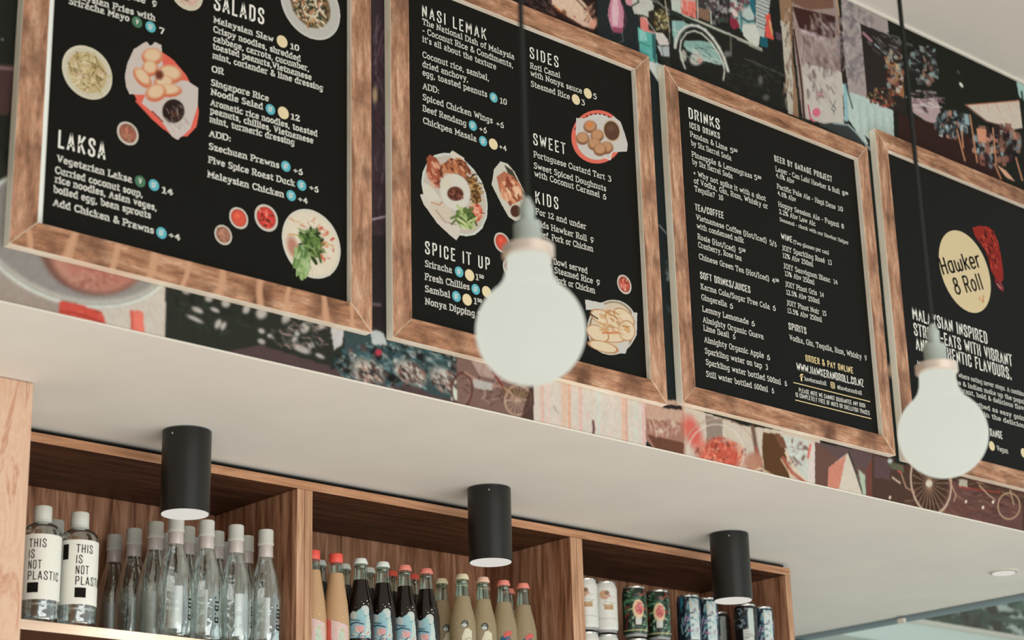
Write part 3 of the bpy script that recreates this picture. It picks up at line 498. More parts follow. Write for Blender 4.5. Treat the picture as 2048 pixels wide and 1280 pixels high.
# outside
b = empty('neighbouring_building', (10.5, 7.5, FLOOR), 'pale rendered building seen through the glass beyond the right wall', 'building')
box('wall', 9.5, 6.75, FLOOR, 11.5, 8.4, 3.6, M['ext2'], b, bevel=0); box('parapet', 9.45, 6.7, 3.6, 11.55, 8.45, 3.72, M['ext'], b, bevel=0)
b = empty('canopy_fascia', (5.6, 4.2, .9), 'long white canopy beam outside the glass at lower right corner', 'canopy')
box('beam', 4.9, 4.2, 1.135, 9.0, 4.26, 1.225, M['ext'], b, bevel=.002); box('flashing', 4.9, 4.19, 1.215, 9.0, 4.2, 1.232, M['bead'], b, bevel=0)
box('post', 8.8, 4.2, FLOOR, 8.9, 4.26, 1.135, M['ext'], b, bevel=0)
t = empty('street_tree', (8.2, 5.18, FLOOR), 'dark green tree blurred behind the glass at lower right', 'tree')
tube('trunk', [(8.2, 5.18, FLOOR), (8.22, 5.18, 0), (8.15, 5.22, 1.2)], .09, M['bark'], t)
for k in range(5):
    a = k*1.26; tube('branch', [(8.17, 5.2, .7+.1*k), (8.17+.4*math.cos(a), 5.2+.3*math.sin(a), 1.3+.12*k), (8.17+.6*math.cos(a), 5.2+.5*math.sin(a), 1.8+.1*k)], .03, M['bark'], t)
V, Fc = [], []
for k in range(5200):
    d = RS.normal(size=3); d /= np.linalg.norm(d); r = RS.uniform(.5, 1)**.5*(1+.18*math.sin(5*d[0]+3*d[2]))
    p = np.array([8.25, 5.2, 1.75])+d*r*np.array([1.0, .62, .85]); n = RS.normal(size=3); n /= np.linalg.norm(n); a = np.cross(n, [0, 0, 1.1]); a /= np.linalg.norm(a)+1e-6; c = np.cross(n, a); s = RS.uniform(.03, .06)
    q = len(V); V += [p-a*s, p-c*s*.5, p+a*s, p+c*s*.5]; Fc.append((q, q+1, q+2, q+3))
o = mesh('foliage', V, Fc, M['leaf'], t); o['kind'] = 'stuff'

# ================================================================== MURAL (flat printed collage on the bulkhead)
def crop(ox, oy, s): return lambda *pts: [(ox+p[0]/s, oy+p[1]/s) for p in pts]
res = .0021
gx = np.arange(.98, 4.60, res); gz = np.arange(ZS+.0035, ZC-.006, res); GX, GZ = np.meshgrid(gx, gz)
P3 = np.stack([GX, np.full_like(GX, YM-.0006), GZ], -1); PX, PY = to_px(P3)
mu = Pic(PX, PY, (34, 36, 30))
cx = (GX[:-1, :-1]); cz = GZ[:-1, :-1]
vis = (cz < 1.125) | ((cz > 1.80) & (cx > 1.9)) | ((cx > 1.97) & (cx < 2.075)) | ((cx > 2.70) & (cx < 2.80)) | ((cx > 3.42) & (cx < 3.53)) | (cx < 1.34)
mu.mottle(.35, (90, 260))
PP = mu.poly; rnd = random.Random(3)
# --- bottom strip: bowl of broth on a pale tray
mu.poly([(-60, 430), (340, 560), (331, 700), (-60, 620)], (205, 196, 184))
mu.poly([(-60, 480), (110, 540), (130, 660), (-60, 620)], (160, 146, 136)); mu.ell(40, 520, 90, 60, (172, 160, 150), 20, .7, .5)
mu.ell(150, 478, 205, 132, (186, 182, 172), 17, 1, .03); mu.ell(152, 470, 192, 122, (146, 142, 138), 17, 1, .03); mu.ell(190, 500, 110, 90, (120, 84, 74), 10, 1, .05)
mu.ell(196, 500, 98, 84, (186, 136, 118), 10, 1, .08); mu.ell(215, 510, 70, 62, (176, 112, 98), 0, .9, .3); mu.bits(60, 200, 555, 70, 30, 14, 4, [(206, 168, 150), (150, 92, 80), (190, 120, 104)], None, .6, rnd)
mu.ring(152, 476, 200, 130, 9, (214, 218, 208), 17); mu.poly([(118, 604), (135, 600), (205, 625), (216, 662), (118, 640)], (206, 84, 70)); mu.path([(120, 622), (160, 628), (205, 645)], 3, (150, 52, 46)); mu.bits(12, 165, 632, 45, 14, 10, 4, [(226, 110, 90), (170, 60, 52)], 15, .7, rnd)
mu.poly([(260, 620), (286, 622), (290, 676), (262, 668)], (232, 124, 108)); mu.path([(263, 622), (265, 668)], 4, (190, 80, 70)); mu.ring(152, 476, 196, 126, 3, (160, 164, 158), 17)
# --- hedge and vehicles
mu.poly([(331, 560), (980, 700), (980, 830), (331, 692)], (44, 47, 40)); mu.poly([(420, 710), (520, 690), (700, 745), (930, 800), (930, 822), (420, 712)], (84, 66, 66))
mu.bits(60, 420, 620, 90, 50, 16, 7, [(30, 34, 28), (58, 66, 54), (50, 60, 48)], None, .6, rnd)
for (x, y, rx, ry) in ((372, 582, 9, 6), (395, 620, 12, 5), (390, 638, 18, 4), (418, 596, 8, 8), (430, 620, 10, 4), (452, 606, 9, 9), (493, 618, 7, 10), (523, 626, 11, 12), (573, 634, 8, 14), (436, 648, 6, 10), (447, 652, 5, 9), (523, 662, 7, 5), (540, 672, 6, 4), (523, 683, 8, 5), (592, 672, 6, 12), (604, 698, 18, 7), (640, 712, 10, 4), (610, 655, 9, 12), (622, 690, 6, 6), (644, 650, 7, 9)):
    mu.ell(x, y, rx, ry, (206, 198, 192), 25, .85, .3)
mu.bits(110, 600, 668, 60, 32, 12, 3, [(180, 178, 170), (60, 70, 62), (120, 108, 104), (30, 32, 28), (210, 170, 166)], 30, .7, rnd)
mu.poly([(660, 650), (690, 648), (684, 690), (668, 700)], (198, 196, 194)); mu.poly([(690, 650), (900, 715), (925, 805), (860, 788), (690, 700)], (58, 76, 78))
mu.blobs(330, 790, 728, 130, 44, 2, 7, [(96, 140, 146), (44, 84, 92), (180, 196, 192), (206, 208, 198), (36, 40, 38), (28, 32, 30), (120, 88, 84), (56, 104, 112), (30, 34, 34)], 1.1, .8, rnd); mu.bits(140, 790, 728, 130, 44, 20, 3, [(180, 196, 192), (60, 100, 108), (28, 32, 30)], 32, .7, rnd)
for (x, y) in ((735, 742), (820, 745), (890, 760)):
    mu.ell(x, y, 34, 20, (206, 196, 184), 35, .8, .3); mu.bits(50, x, y, 30, 20, 12, 4, [(70, 46, 42), (216, 208, 196), (40, 36, 34), (150, 110, 100)], 45, .9, rnd)
mu.poly([(905, 775), (922, 780), (924, 803), (902, 800)], (205, 214, 200))
mu.poly([(740, 660), (765, 660), (775, 690), (745, 690)], (190, 196, 194)); mu.ell(757, 705, 7, 7, (190, 60, 76), 0, .9)
# --- sepia bicycle
mu.poly([(913, 700), (1070, 745), (1065, 845), (1035, 842), (915, 812)], (126, 98, 90)); mu.poly([(930, 700), (1080, 740), (1065, 775), (960, 752)], (176, 152, 142)); mu.bits(90, 1000, 770, 70, 40, 16, 3, [(92, 66, 60), (188, 164, 150), (70, 50, 46), (150, 116, 104)], None, .7, rnd)
mu.poly([(1000, 770), (1060, 785), (1062, 800), (1010, 790)], (104, 80, 60)); mu.ring(1036, 800, 26, 30, 4, (196, 168, 140), 10); mu.ring(924, 780, 20, 34, 4, (90, 50, 46), 0)
for a in range(0, 180, 22): mu.seg(1036-24*math.cos(math.radians(a)), 800-28*math.sin(math.radians(a)), 1036+24*math.cos(math.radians(a)), 800+28*math.sin(math.radians(a)), 1.6, (206, 180, 152), .8)
mu.path([(930, 745), (975, 772), (1005, 772), (1036, 800)], 5, (176, 140, 120)); mu.path([(985, 742), (1005, 772)], 5, (120, 50, 44)); mu.poly([(945, 758), (985, 766), (985, 782), (948, 776)], (184, 178, 172))
mu.poly([(1061, 770), (1067, 770), (1068, 848), (1040, 843)], (62, 40, 36), .7)
# --- peeling pale paint
mu.poly([(1066, 740), (1300, 800), (1292, 896), (1068, 850)], (214, 204, 192))
for x, w, c in ((1084, 8, (222, 178, 160)), (1096, 6, (230, 196, 186)), (1128, 14, (222, 184, 158)), (1138, 6, (226, 160, 130)), (1160, 8, (226, 178, 168)), (1196, 10, (206, 212, 202)), (1246, 9, (228, 178, 152)), (1252, 4, (214, 150, 130)), (1270, 9, (206, 212, 202)), (1286, 6, (230, 176, 172)), (1110, 10, (218, 206, 196)), (1222, 12, (220, 206, 198))): mu.seg(x, 745, x+2, 900, w, c, .8)
mu.path([(1186, 842), (1188, 858), (1185, 876)], 5, (90, 50, 56)); mu.path([(1106, 812), (1116, 826)], 2, (150, 130, 120)); mu.bits(30, 1180, 830, 100, 40, 12, 4, [(206, 212, 200), (232, 190, 176), (216, 196, 182)], 80, .6, rnd)
# --- iced drinks
mu.poly([(1290, 780), (1375, 800), (1370, 915), (1310, 900), (1292, 880)], (166, 120, 104)); mu.poly([(1290, 780), (1370, 800), (1368, 846), (1292, 838)], (196, 162, 142)); mu.poly([(1294, 868), (1368, 885), (1366, 914), (1312, 900)], (108, 70, 54))
mu.bits(50, 1328, 855, 34, 14, 8, 4, [(206, 178, 158), (140, 92, 78), (220, 200, 180)], None, .7, rnd)
mu.poly([(1369, 810), (1480, 850), (1640, 870), (1640, 976), (1369, 918)], (206, 194, 178)); mu.ell(1385, 865, 16, 34, (214, 96, 84), -20, .9, .4); mu.poly([(1411, 830), (1445, 840), (1445, 895), (1414, 905)], (138, 122, 112), .85)
mu.ell(1440, 915, 44, 34, (198, 86, 66), 10, .95, .3); mu.bits(90, 1440, 905, 48, 30, 12, 4, [(226, 120, 96), (170, 62, 48), (232, 170, 140), (206, 96, 72), (120, 60, 50)], None, .8, rnd)
mu.ring(1432, 905, 56, 56, 3, (222, 214, 200), 10); mu.ring(1440, 900, 70, 62, 3, (186, 160, 140), 10); mu.path([(1505, 852), (1513, 900), (1524, 940)], 9, (110, 82, 70)); mu.path([(1512, 895), (1522, 935)], 5, (176, 90, 80))
mu.ell(1508, 925, 18, 20, (180, 128, 104), 0, .9, .2); mu.poly([(1526, 865), (1560, 868), (1570, 900), (1580, 960), (1530, 945), (1524, 900)], (92, 62, 38)); mu.poly([(1548, 868), (1590, 880), (1600, 900), (1562, 895)], (120, 80, 60))
mu.poly([(1565, 870), (1618, 880), (1632, 900), (1622, 975), (1608, 960), (1580, 915)], (200, 206, 196)); mu.bits(26, 1594, 905, 18, 22, 9, 6, [(150, 130, 126), (214, 220, 210), (110, 80, 70)], None, .8, rnd); mu.path([(1566, 915), (1584, 945), (1611, 966)], 7, (176, 96, 76)); mu.path([(1562, 918), (1578, 945), (1594, 964)], 3, (226, 196, 160)); mu.path([(1570, 905), (1592, 940), (1613, 962)], 3, (232, 206, 170))
mu.path([(1504, 944), (1520, 936), (1552, 954)], 4, (220, 192, 158)); mu.poly([(1618, 885), (1632, 888), (1632, 975), (1614, 970)], (218, 208, 200)); mu.path([(1621, 890), (1616, 915)], 5, (216, 110, 90))
# --- folded paper on brown
mu.poly([(1630, 884), (1790, 925), (1790, 1010), (1630, 980)], (106, 76, 68)); mu.poly([(1632, 884), (1745, 905), (1745, 945), (1690, 925)], (96, 78, 78)); mu.poly([(1657, 935), (1690, 910), (1697, 905), (1720, 960), (1728, 995), (1655, 978)], (214, 204, 188)); mu.poly([(1657, 935), (1692, 911), (1678, 978), (1655, 978)], (206, 120, 96), .8)
mu.path([(1697, 905), (1712, 945), (1728, 994)], 4, (52, 48, 42)); mu.poly([(1716, 938), (1730, 950), (1732, 995), (1727, 995)], (176, 190, 170)); mu.poly([(1733, 940), (1745, 915), (1748, 998), (1735, 998)], (116, 66, 58))
# --- trishaw
mu.poly([(1744, 905), (2120, 1000), (2120, 1080), (1744, 1001)], (78, 56, 46)); mu.poly([(1748, 912), (1782, 920), (1780, 960), (1748, 955)], (94, 72, 74)); mu.poly([(1900, 960), (2045, 1010), (2045, 1060), (1880, 1030)], (104, 72, 66)); mu.bits(170, 1930, 1000, 120, 44, 18, 3, [(130, 92, 82), (60, 40, 34), (150, 116, 100), (86, 58, 50), (120, 70, 62)], 14, .7, rnd)
hubx, huby = 1858, 967; mu.ell(1860, 970, 34, 56, (62, 42, 34), 0, .7, .3)
for a in range(0, 360, 15):
    mu.seg(hubx, huby, 1861+37*math.cos(math.radians(a)), 966+62*math.sin(math.radians(a)), 1.8, (184, 148, 122), .85)
mu.ring(1862, 962, 40, 66, 4.5, (214, 190, 168), -6); mu.ell(1858, 967, 7, 7, (214, 206, 186), 0, 1, .2); mu.ring(2018, 1012, 22, 26, 3.5, (196, 164, 132), 0)
mu.path([(1780, 930), (1800, 940), (1812, 975), (1830, 985)], 3, (190, 150, 124)); mu.path([(1785, 955), (1800, 966)], 4, (226, 200, 180)); mu.ell(1801, 941, 6, 5, (206, 84, 72)); mu.path([(1898, 958), (1912, 990), (1908, 1002)], 3, (196, 156, 126)); mu.poly([(1918, 958), (1935, 960), (1935, 974), (1918, 972)], (184, 178, 160)); mu.path([(1918, 974), (2000, 985)], 3, (170, 70, 60)); mu.path([(1958, 970), (1975, 988), (1990, 1000)], 3, (200, 170, 140)); mu.path([(2020, 980), (2028, 1010)], 3, (180, 156, 128))
for x, y in ((1780, 995), (1932, 1003), (1966, 1015), (1986, 1004)): mu.ell(x, y, 2.5, 3.5, (240, 226, 206), 20)
# --- top strip, left to right
q = crop(1040, 0, 6.827)
mu.poly([(960, -60), (1200, -60), (1200, 72), (1100, 40), (960, 0)], (36, 28, 26)); mu.bits(70, 1075, 5, 40, 30, 26, 2.4, [(96, 70, 66), (60, 40, 40), (150, 110, 104), (28, 22, 22)], 35, .7, rnd)
mu.poly(q((430, -80), (760, -80), (900, 60), (960, 220), (1040, 330), (1010, 400), (860, 360), (700, 270), (560, 170), (440, 60)), (226, 196, 172)); mu.poly(q((440, 50), (560, 150), (600, 200), (520, 150)), (206, 120, 70)); mu.ell(*q((1000, 320))[0], 8, 12, (226, 160, 136), 30, .9, .4); mu.ell(*q((600, 180))[0], 5, 7, (110, 60, 40), 0, .8, .4)
for a, b2 in (((760, -20), (900, 130)), ((830, -20), (960, 110)), ((900, 0), (1010, 120)), ((870, 130), (960, 150))): mu.path(q(a, b2), 2.4, (70, 44, 36)); 
mu.path(q((800, -20), (960, 140)), 1.8, (206, 176, 156)); mu.ell(*q((745, 230))[0], 2, 2, (196, 70, 76)); mu.path(q((440, 120), (600, 220), (720, 290), (860, 380), (1000, 420)), 6, (70, 38, 30)); mu.bits(24, 1178, 25, 9, 20, 8, 3, [(150, 100, 80), (90, 56, 44), (206, 160, 130)], None, .8, rnd)
mu.poly([(1195, -60), (1260, -60), (1290, 120), (1240, 96), (1195, 72)], (36, 42, 44))
mu.poly(q((1250, -60), (1350, -60), (1420, 160), (1410, 430), (1330, 400), (1255, 420), (1200, 220), (1205, 130)), (206, 140, 160)); mu.poly(q((1270, -60), (1330, -60), (1350, 200), (1330, 360), (1260, 340), (1255, 120)), (226, 186, 196)); mu.poly(q((1255, 370), (1330, 380), (1410, 380), (1395, 460), (1330, 450), (1265, 440)), (150, 76, 100)); mu.path(q((1395, 440), (1410, 560), (1340, 590)), 1.6, (130, 140, 134)); mu.path(q((1230, 100), (1215, 240)), 2, (160, 90, 112)); mu.path(q((1400, 60), (1450, 260), (1430, 380)), 2.2, (120, 60, 84))
mu.poly(q((1500, 0), (1640, -60), (1800, 0), (1830, 90), (1800, 250), (1700, 210), (1560, 190), (1530, 90)), (200, 200, 190)); mu.poly(q((1420, -60), (1520, -60), (1540, 90), (1450, 60)), (212, 150, 160)); mu.path(q((1530, 80), (1620, 30), (1600, -40)), 3, (40, 44, 42))
mu.poly(q((1750, 160), (2040, 60), (2040, 430), (1960, 470), (1850, 400), (1760, 290)), (48, 42, 32)); mu.bits(120, 1323, 40, 15, 22, 3, 3.4, [(206, 196, 130), (120, 104, 60), (60, 50, 36), (222, 216, 180), (90, 80, 50)], None, .95, rnd)
for k in range(5): mu.path(q((1720+40*k, -30), (2040, 110+30*k)), 1.8, (196, 192, 180) if k % 2 else (60, 64, 60))
mu.poly(q((1640, 240), (1740, 240), (1760, 400), (1850, 440), (1850, 480), (1700, 440), (1640, 380)), (220, 130, 124)); mu.path(q((1650, 230), (1700, 235), (1850, 440)), 2, (226, 214, 206))
mu.poly(q((1605, 360), (1700, 430), (1860, 460), (1850, 640), (1880, 860), (1800, 840), (1640, 740), (1620, 560)), (96, 176, 166)); mu.poly(q((1620, 400), (1720, 440), (1740, 560), (1640, 560)), (150, 208, 198), .8); mu.poly(q((1800, 470), (1860, 460), (1860, 860), (1820, 800)), (44, 80, 84), .8); mu.path(q((1620, 570), (1740, 620), (1855, 650)), 1.4, (60, 110, 106)); mu.path(q((1640, 700), (1760, 760)), 3, (60, 130, 140))
mu.poly(q((1850, 440), (1950, 450), (2020, 540), (2040, 620), (1900, 620), (1850, 500)), (212, 204, 198)); mu.poly(q((1870, 620), (2040, 630), (2040, 780), (1930, 760)), (176, 184, 186)); mu.path(q((1860, 600), (1950, 630), (2040, 620)), 1.8, (50, 50, 52)); mu.path(q((1930, 630), (1960, 770)), 1.6, (110, 110, 114)); mu.path(q((1980, 0), (2040, 400), (2060, 700)), 3, (186, 180, 164))
# cart with the big wheel
q = crop(1340, 0, 7.877)
mu.poly([(1340, -60), (1560, -60), (1562, 225), (1400, 170), (1340, 120)], (34, 34, 30)); mu.poly(q((20, -200), (400, -200), (410, 330), (300, 290), (30, 160)), (214, 170, 160)); mu.poly(q((200, 0), (410, 40), (410, 330), (230, 250)), (228, 126, 112)); mu.poly(q((10, 0), (160, 0), (170, 220), (30, 160)), (196, 206, 196)); mu.bits(16, 1375, 15, 14, 16, 18, 3, [(226, 106, 90), (236, 190, 176), (180, 80, 72)], 80, .7, rnd)
mu.poly(q((430, -200), (920, -200), (920, 360), (700, 330), (640, 200), (430, 150)), (64, 60, 60)); mu.blobs(90, 1425, 20, 30, 26, 1.5, 6, [(40, 40, 42), (110, 104, 106), (90, 50, 52), (50, 88, 74), (150, 146, 148), (190, 186, 178)], 1.6, .85, rnd)
mu.poly(q((440, 110), (620, 160), (620, 350), (470, 290)), (136, 106, 84)); mu.path(q((430, 0), (440, 290)), 4, (206, 196, 182)); mu.path(q((640, 180), (650, 380)), 3.6, (206, 202, 190))
mu.poly(q((930, -200), (1230, -200), (1330, 300), (1400, 700), (1260, 690), (1120, 480), (950, 300)), (150, 178, 172)); mu.blobs(60, 1478, 15, 20, 26, 2, 6, [(226, 196, 190), (70, 130, 134), (212, 216, 206), (120, 60, 70), (206, 222, 214)], 1.8, .8, rnd)
mu.poly(q((940, 280), (1050, 300), (1100, 420), (1000, 470), (950, 400)), (140, 44, 64)); mu.ell(*q((1240, 220))[0], 13, 14, (190, 204, 198), 0, .95, .2); mu.poly(q((1130, 380), (1340, 380), (1420, 560), (1400, 730), (1290, 700), (1150, 560)), (212, 212, 202)); mu.path(q((1130, 280), (1230, 340), (1330, 330)), 4, (40, 86, 92)); mu.path(q((1110, 180), (1130, 380), (1120, 500)), 3, (40, 110, 116))
mu.poly(q((1230, -200), (1340, -200), (1345, 260), (1310, 220), (1260, 100)), (44, 108, 122)); mu.poly(q((1350, -200), (1600, -200), (1560, 200), (1500, 400), (1490, 600), (1420, 570), (1350, 420)), (190, 196, 192))
for k in range(9): mu.path(q((1365, -60+58*k), (1600-8*k, 40+55*k)), 1.6, (58, 60, 60))
mu.poly(q((1500, 250), (1580, 200), (1610, 300), (1640, 560), (1630, 630), (1510, 590), (1490, 430), (1520, 390)), (222, 90, 80)); mu.path(q((1570, 330), (1590, 440), (1625, 550)), 4, (216, 186, 130)); mu.poly(q((1420, 580), (1540, 600), (1540, 760), (1420, 720)), (30, 92, 104)); mu.poly(q((1560, 120), (1720, 40), (1760, 560), (1790, 1200), (1560, 1000), (1640, 640)), (32, 32, 30)); mu.poly(q((1660, 500), (1750, 540), (1760, 640), (1680, 620)), (88, 70, 84))
mu.poly(q((0, 150), (120, 190), (500, 330), (900, 480), (950, 520), (930, 575), (500, 430), (100, 260), (0, 240)), (38, 50, 44)); mu.poly(q((80, 170), (500, 340), (940, 520), (1200, 640), (1450, 760), (1460, 815), (1250, 720), (950, 570), (560, 400), (200, 240)), (190, 188, 172)); mu.path(q((900, 540), (1460, 800)), 1.6, (100, 104, 98))
mu.poly(q((20, 320), (200, 330), (330, 400), (200, 520), (110, 700), (60, 720)), (136, 178, 174)); mu.path(q((60, 330), (90, 560), (60, 740)), 2, (200, 214, 206)); mu.path(q((30, 470), (150, 500)), 1.8, (210, 224, 216))
mu.poly(q((230, 640), (500, 640), (680, 680), (780, 860), (830, 1030), (700, 1010), (500, 900), (270, 800), (210, 720)), (140, 176, 168)); mu.poly(q((340, 760), (480, 770), (520, 900), (800, 960), (830, 1030), (700, 1000), (520, 960), (350, 900)), (180, 200, 190)); mu.ell(*q((210, 880))[0], 7, 12, (186, 184, 170), 0, .9, .2); mu.ell(*q((410, 930))[0], 13, 13, (196, 196, 186), 0, .95, .2); mu.ell(*q((470, 960))[0], 6, 5, (196, 140, 130), 0, .9, .3)
mu.bits(30, 1395, 108, 34, 20, 26, 1.4, [(60, 84, 80), (206, 220, 212), (90, 120, 116)], 28, .8, rnd)
wheel = [(90, 760), (110, 640), (160, 520), (240, 440), (340, 405), (450, 420), (560, 480), (680, 610), (780, 760), (860, 920), (925, 1130)]
mu.path(q(*wheel), 8, (36, 40, 38)); mu.path(q(*[(x-8, y-8) for x, y in wheel]), 6.4, (218, 220, 210)); mu.path(q((240, 1080), (190, 950), (155, 800), (175, 640), (260, 520), (380, 485), (500, 530), (640, 660), (760, 830), (840, 1000), (860, 1120), (840, 1260)), 4.2, (206, 208, 198))
mu.poly(q((940, 560), (975, 580), (980, 900), (940, 860)), (90, 84, 74)); mu.ell(*q((900, 850))[0], 7, 6, (130, 130, 132), 0, .8, .4); mu.path(q((1180, 930), (1400, 1010), (1620, 1110), (1800, 1190)), 1.8, (116, 106, 92)); mu.bits(60, 1500, 150, 60, 34, 12, 3, [(52, 52, 46), (30, 30, 26), (70, 66, 58), (58, 80, 72)], 25, .6, rnd); mu.ell(1521, 160, 5, 9, (120, 120, 116), 0, .7, .4); mu.ell(1532, 195, 7, 6, (110, 110, 106), 0, .7, .4)
# pole and shabby wall
q = crop(1500, 0, 3.047)
mu.poly(q((170, -100), (255, -100), (260, 330), (285, 560), (300, 720), (235, 690), (215, 480), (200, 260)), (150, 118, 92)); mu.poly(q((185, 120), (240, 160), (262, 480), (262, 700), (232, 690), (208, 380)), (190, 184, 170)); mu.bits(60, 1576, 110, 10, 110, 16, 3, [(120, 90, 70), (206, 190, 166), (96, 66, 50)], 88, .6, rnd)
mu.poly(q((255, -100), (520, -100), (545, 240), (560, 520), (575, 790), (320, 720), (290, 480), (262, 200)), (158, 138, 132)); mu.poly(q((260, 40), (520, 100), (520, 230), (420, 220), (300, 170)), (66, 38, 34)); mu.poly(q((255, -100), (500, -100), (510, 50), (360, 60), (262, 20)), (124, 90, 74)); mu.path(q((320, 190), (380, 210), (440, 235)), 9, (196, 176, 180)); mu.poly(q((310, 380), (560, 440), (575, 790), (340, 720)), (200, 194, 184)); mu.bits(160, 1640, 110, 42, 90, 14, 6, [(132, 112, 110), (178, 160, 156), (104, 84, 84), (190, 182, 176)], 70, .5, rnd)
mu.path(q((268, 180), (300, 400), (320, 560), (330, 720)), 4, (52, 28, 26)); mu.path(q((275, 180), (315, 420), (345, 700)), 2, (190, 166, 150)); mu.path(q((520, -60), (545, 120), (548, 280)), 5, (196, 164, 136)); mu.path(q((548, 100), (556, 300), (575, 510)), 4.5, (60, 34, 30)); mu.ell(*q((405, 685))[0], 8, 9, (214, 110, 130)); mu.path(q((355, 640), (370, 730)), 3, (180, 70, 90)); mu.path(q((370, 720), (390, 740)), 5, (214, 110, 130)); mu.path(q((410, 570), (440, 575)), 4, (214, 150, 156)); mu.path(q((485, 615), (510, 650), (520, 610)), 1.6, (90, 96, 96)); mu.ring(*q((510, 662))[0], 4, 4, 1.6, (60, 66, 66)); mu.path(q((510, 675), (512, 700)), 1.6, (60, 66, 66))
mu.poly(q((550, -100), (640, -20), (780, 50), (850, 110), (850, 240), (720, 590), (700, 590), (600, 560), (570, 300)), (168, 156, 152)); mu.bits(150, 1712, 80, 36, 90, 12, 7, [(128, 118, 122), (190, 182, 178), (148, 140, 144), (110, 104, 110)], None, .55, rnd)
mu.poly(q((560, 500), (600, 560), (720, 595), (900, 680), (930, 975), (780, 920), (690, 860), (580, 700)), (188, 206, 200))
for k in range(12): mu.path(q((640+24*k, 600+12*k), (660+24*k, 900+10*k)), 1.5, (160, 180, 178) if k % 2 else (206, 218, 212))
mu.poly(q((570, 510), (590, 510), (600, 740), (575, 740)), (150, 190, 196)); mu.path(q((585, 515), (600, 570), (625, 660)), 3, (60, 74, 74)); mu.poly(q((420, 760), (520, 745), (600, 760), (660, 820), (690, 880), (560, 830)), (58, 62, 62)); mu.path(q((510, 750), (600, 762), (650, 810), (740, 920)), 4, (170, 186, 188)); mu.poly(q((695, 820), (790, 910), (740, 915)), (26, 26, 24))
# little framed street-stall photo
mu.poly(q((672, 145), (850, 215), (940, 290), (1120, 370), (1150, 600), (1160, 650), (900, 690), (715, 590)), (40, 38, 36))
mu.poly([(1775, 30), (2120, 200), (2120, 440), (1790, 330), (1786, 200)], (31, 32, 26)); mu.poly(q((672, 145), (850, 230), (950, 290), (950, 690), (900, 680), (715, 590)), (44, 38, 36))
mu.poly(q((815, 340), (880, 370), (930, 450), (940, 600), (880, 560), (850, 450)), (160, 110, 76)); mu.blobs(110, 1790, 140, 18, 45, 1.5, 5, [(206, 176, 130), (196, 108, 84), (110, 60, 44), (214, 208, 196), (60, 40, 34), (150, 170, 160)], 1.5, .85, rnd); mu.blobs(70, 1765, 195, 32, 18, 1.5, 4, [(206, 170, 110), (190, 70, 56), (110, 76, 40), (150, 130, 70)], 1.2, .9, rnd); mu.path(q((760, 270), (830, 330)), 4, (150, 176, 176)); mu.path(q((690, 200), (740, 250)), 6, (180, 130, 140)); mu.bits(40, 1775, 85, 40, 20, 18, 3, [(90, 86, 84), (140, 136, 132), (40, 36, 34)], 30, .7, rnd)
mu.blobs(120, 1850, 130, 30, 38, 1.5, 6, [(150, 184, 180), (96, 100, 98), (190, 206, 200), (60, 50, 48), (196, 130, 110), (46, 46, 44), (30, 30, 30)], 1.5, .8, rnd); mu.poly(q((980, 600), (1140, 600), (1180, 750), (1090, 750), (970, 670)), (184, 160, 160)); mu.poly(q((1000, 730), (1070, 760), (1070, 830), (1020, 820)), (150, 76, 60)); mu.bits(60, 1845, 200, 34, 22, 12, 4, [(60, 50, 50), (206, 196, 196), (120, 90, 96)], 20, .7, rnd)
# market hall right
mu.poly(q((900, 690), (1150, 760), (1300, 800), (1500, 1000), (1620, 1250), (1300, 1120), (920, 980)), (52, 30, 26)); mu.poly(q((1310, 640), (1640, 610), (1660, 780), (1600, 790), (1440, 740), (1380, 700)), (214, 200, 184)); mu.path(q((1315, 640), (1640, 615)), 2.4, (206, 130, 96)); mu.path(q((1320, 645), (1440, 740), (1600, 785)), 3, (96, 60, 54))
for x in (1380, 1440, 1500, 1570): mu.path(q((x, 630), (x+20, 680)), 1.2, (200, 140, 116))
mu.blobs(170, 1905, 250, 34, 26, 1.5, 6, [(150, 184, 190), (200, 214, 212), (90, 116, 124), (40, 36, 36), (206, 140, 110), (60, 60, 62), (30, 30, 32)], 2.2, .85, rnd); mu.blobs(220, 1992, 290, 48, 40, 1.5, 7, [(150, 190, 196), (200, 120, 96), (60, 34, 34), (96, 44, 50), (206, 200, 190), (40, 30, 30), (30, 26, 26), (230, 150, 120)], 2.4, .85, rnd)
for a, b2 in (((1260, 790), (1310, 980)), ((1340, 700), (1385, 990)), ((1290, 800), (1300, 900)), ((1480, 780), (1500, 1000)), ((1490, 1000), (1530, 1090)), ((1620, 960), (1660, 1100))): mu.path(q(a, b2), 3.4, (214, 150, 112))
mu.poly(q((1380, 780), (1440, 790), (1440, 870), (1390, 860)), (216, 150, 120)); mu.poly(q((1500, 1000), (1560, 1040), (1620, 1110), (1560, 1080)), (222, 170, 140)); mu.path(q((1480, 1080), (1600, 1210)), 2, (150, 96, 80)); mu.poly(q((1620, 480), (1680, 500), (1680, 620), (1640, 590)), (170, 206, 196)); mu.path(q((1655, 560), (1680, 760)), 4, (36, 44, 42))
for x, y in ((1285, 515), (1290, 520), (1270, 440)): mu.ell(*q((x, y))[0], 2.6, 5, (226, 226, 214) if y > 500 else (70, 76, 68), -30)
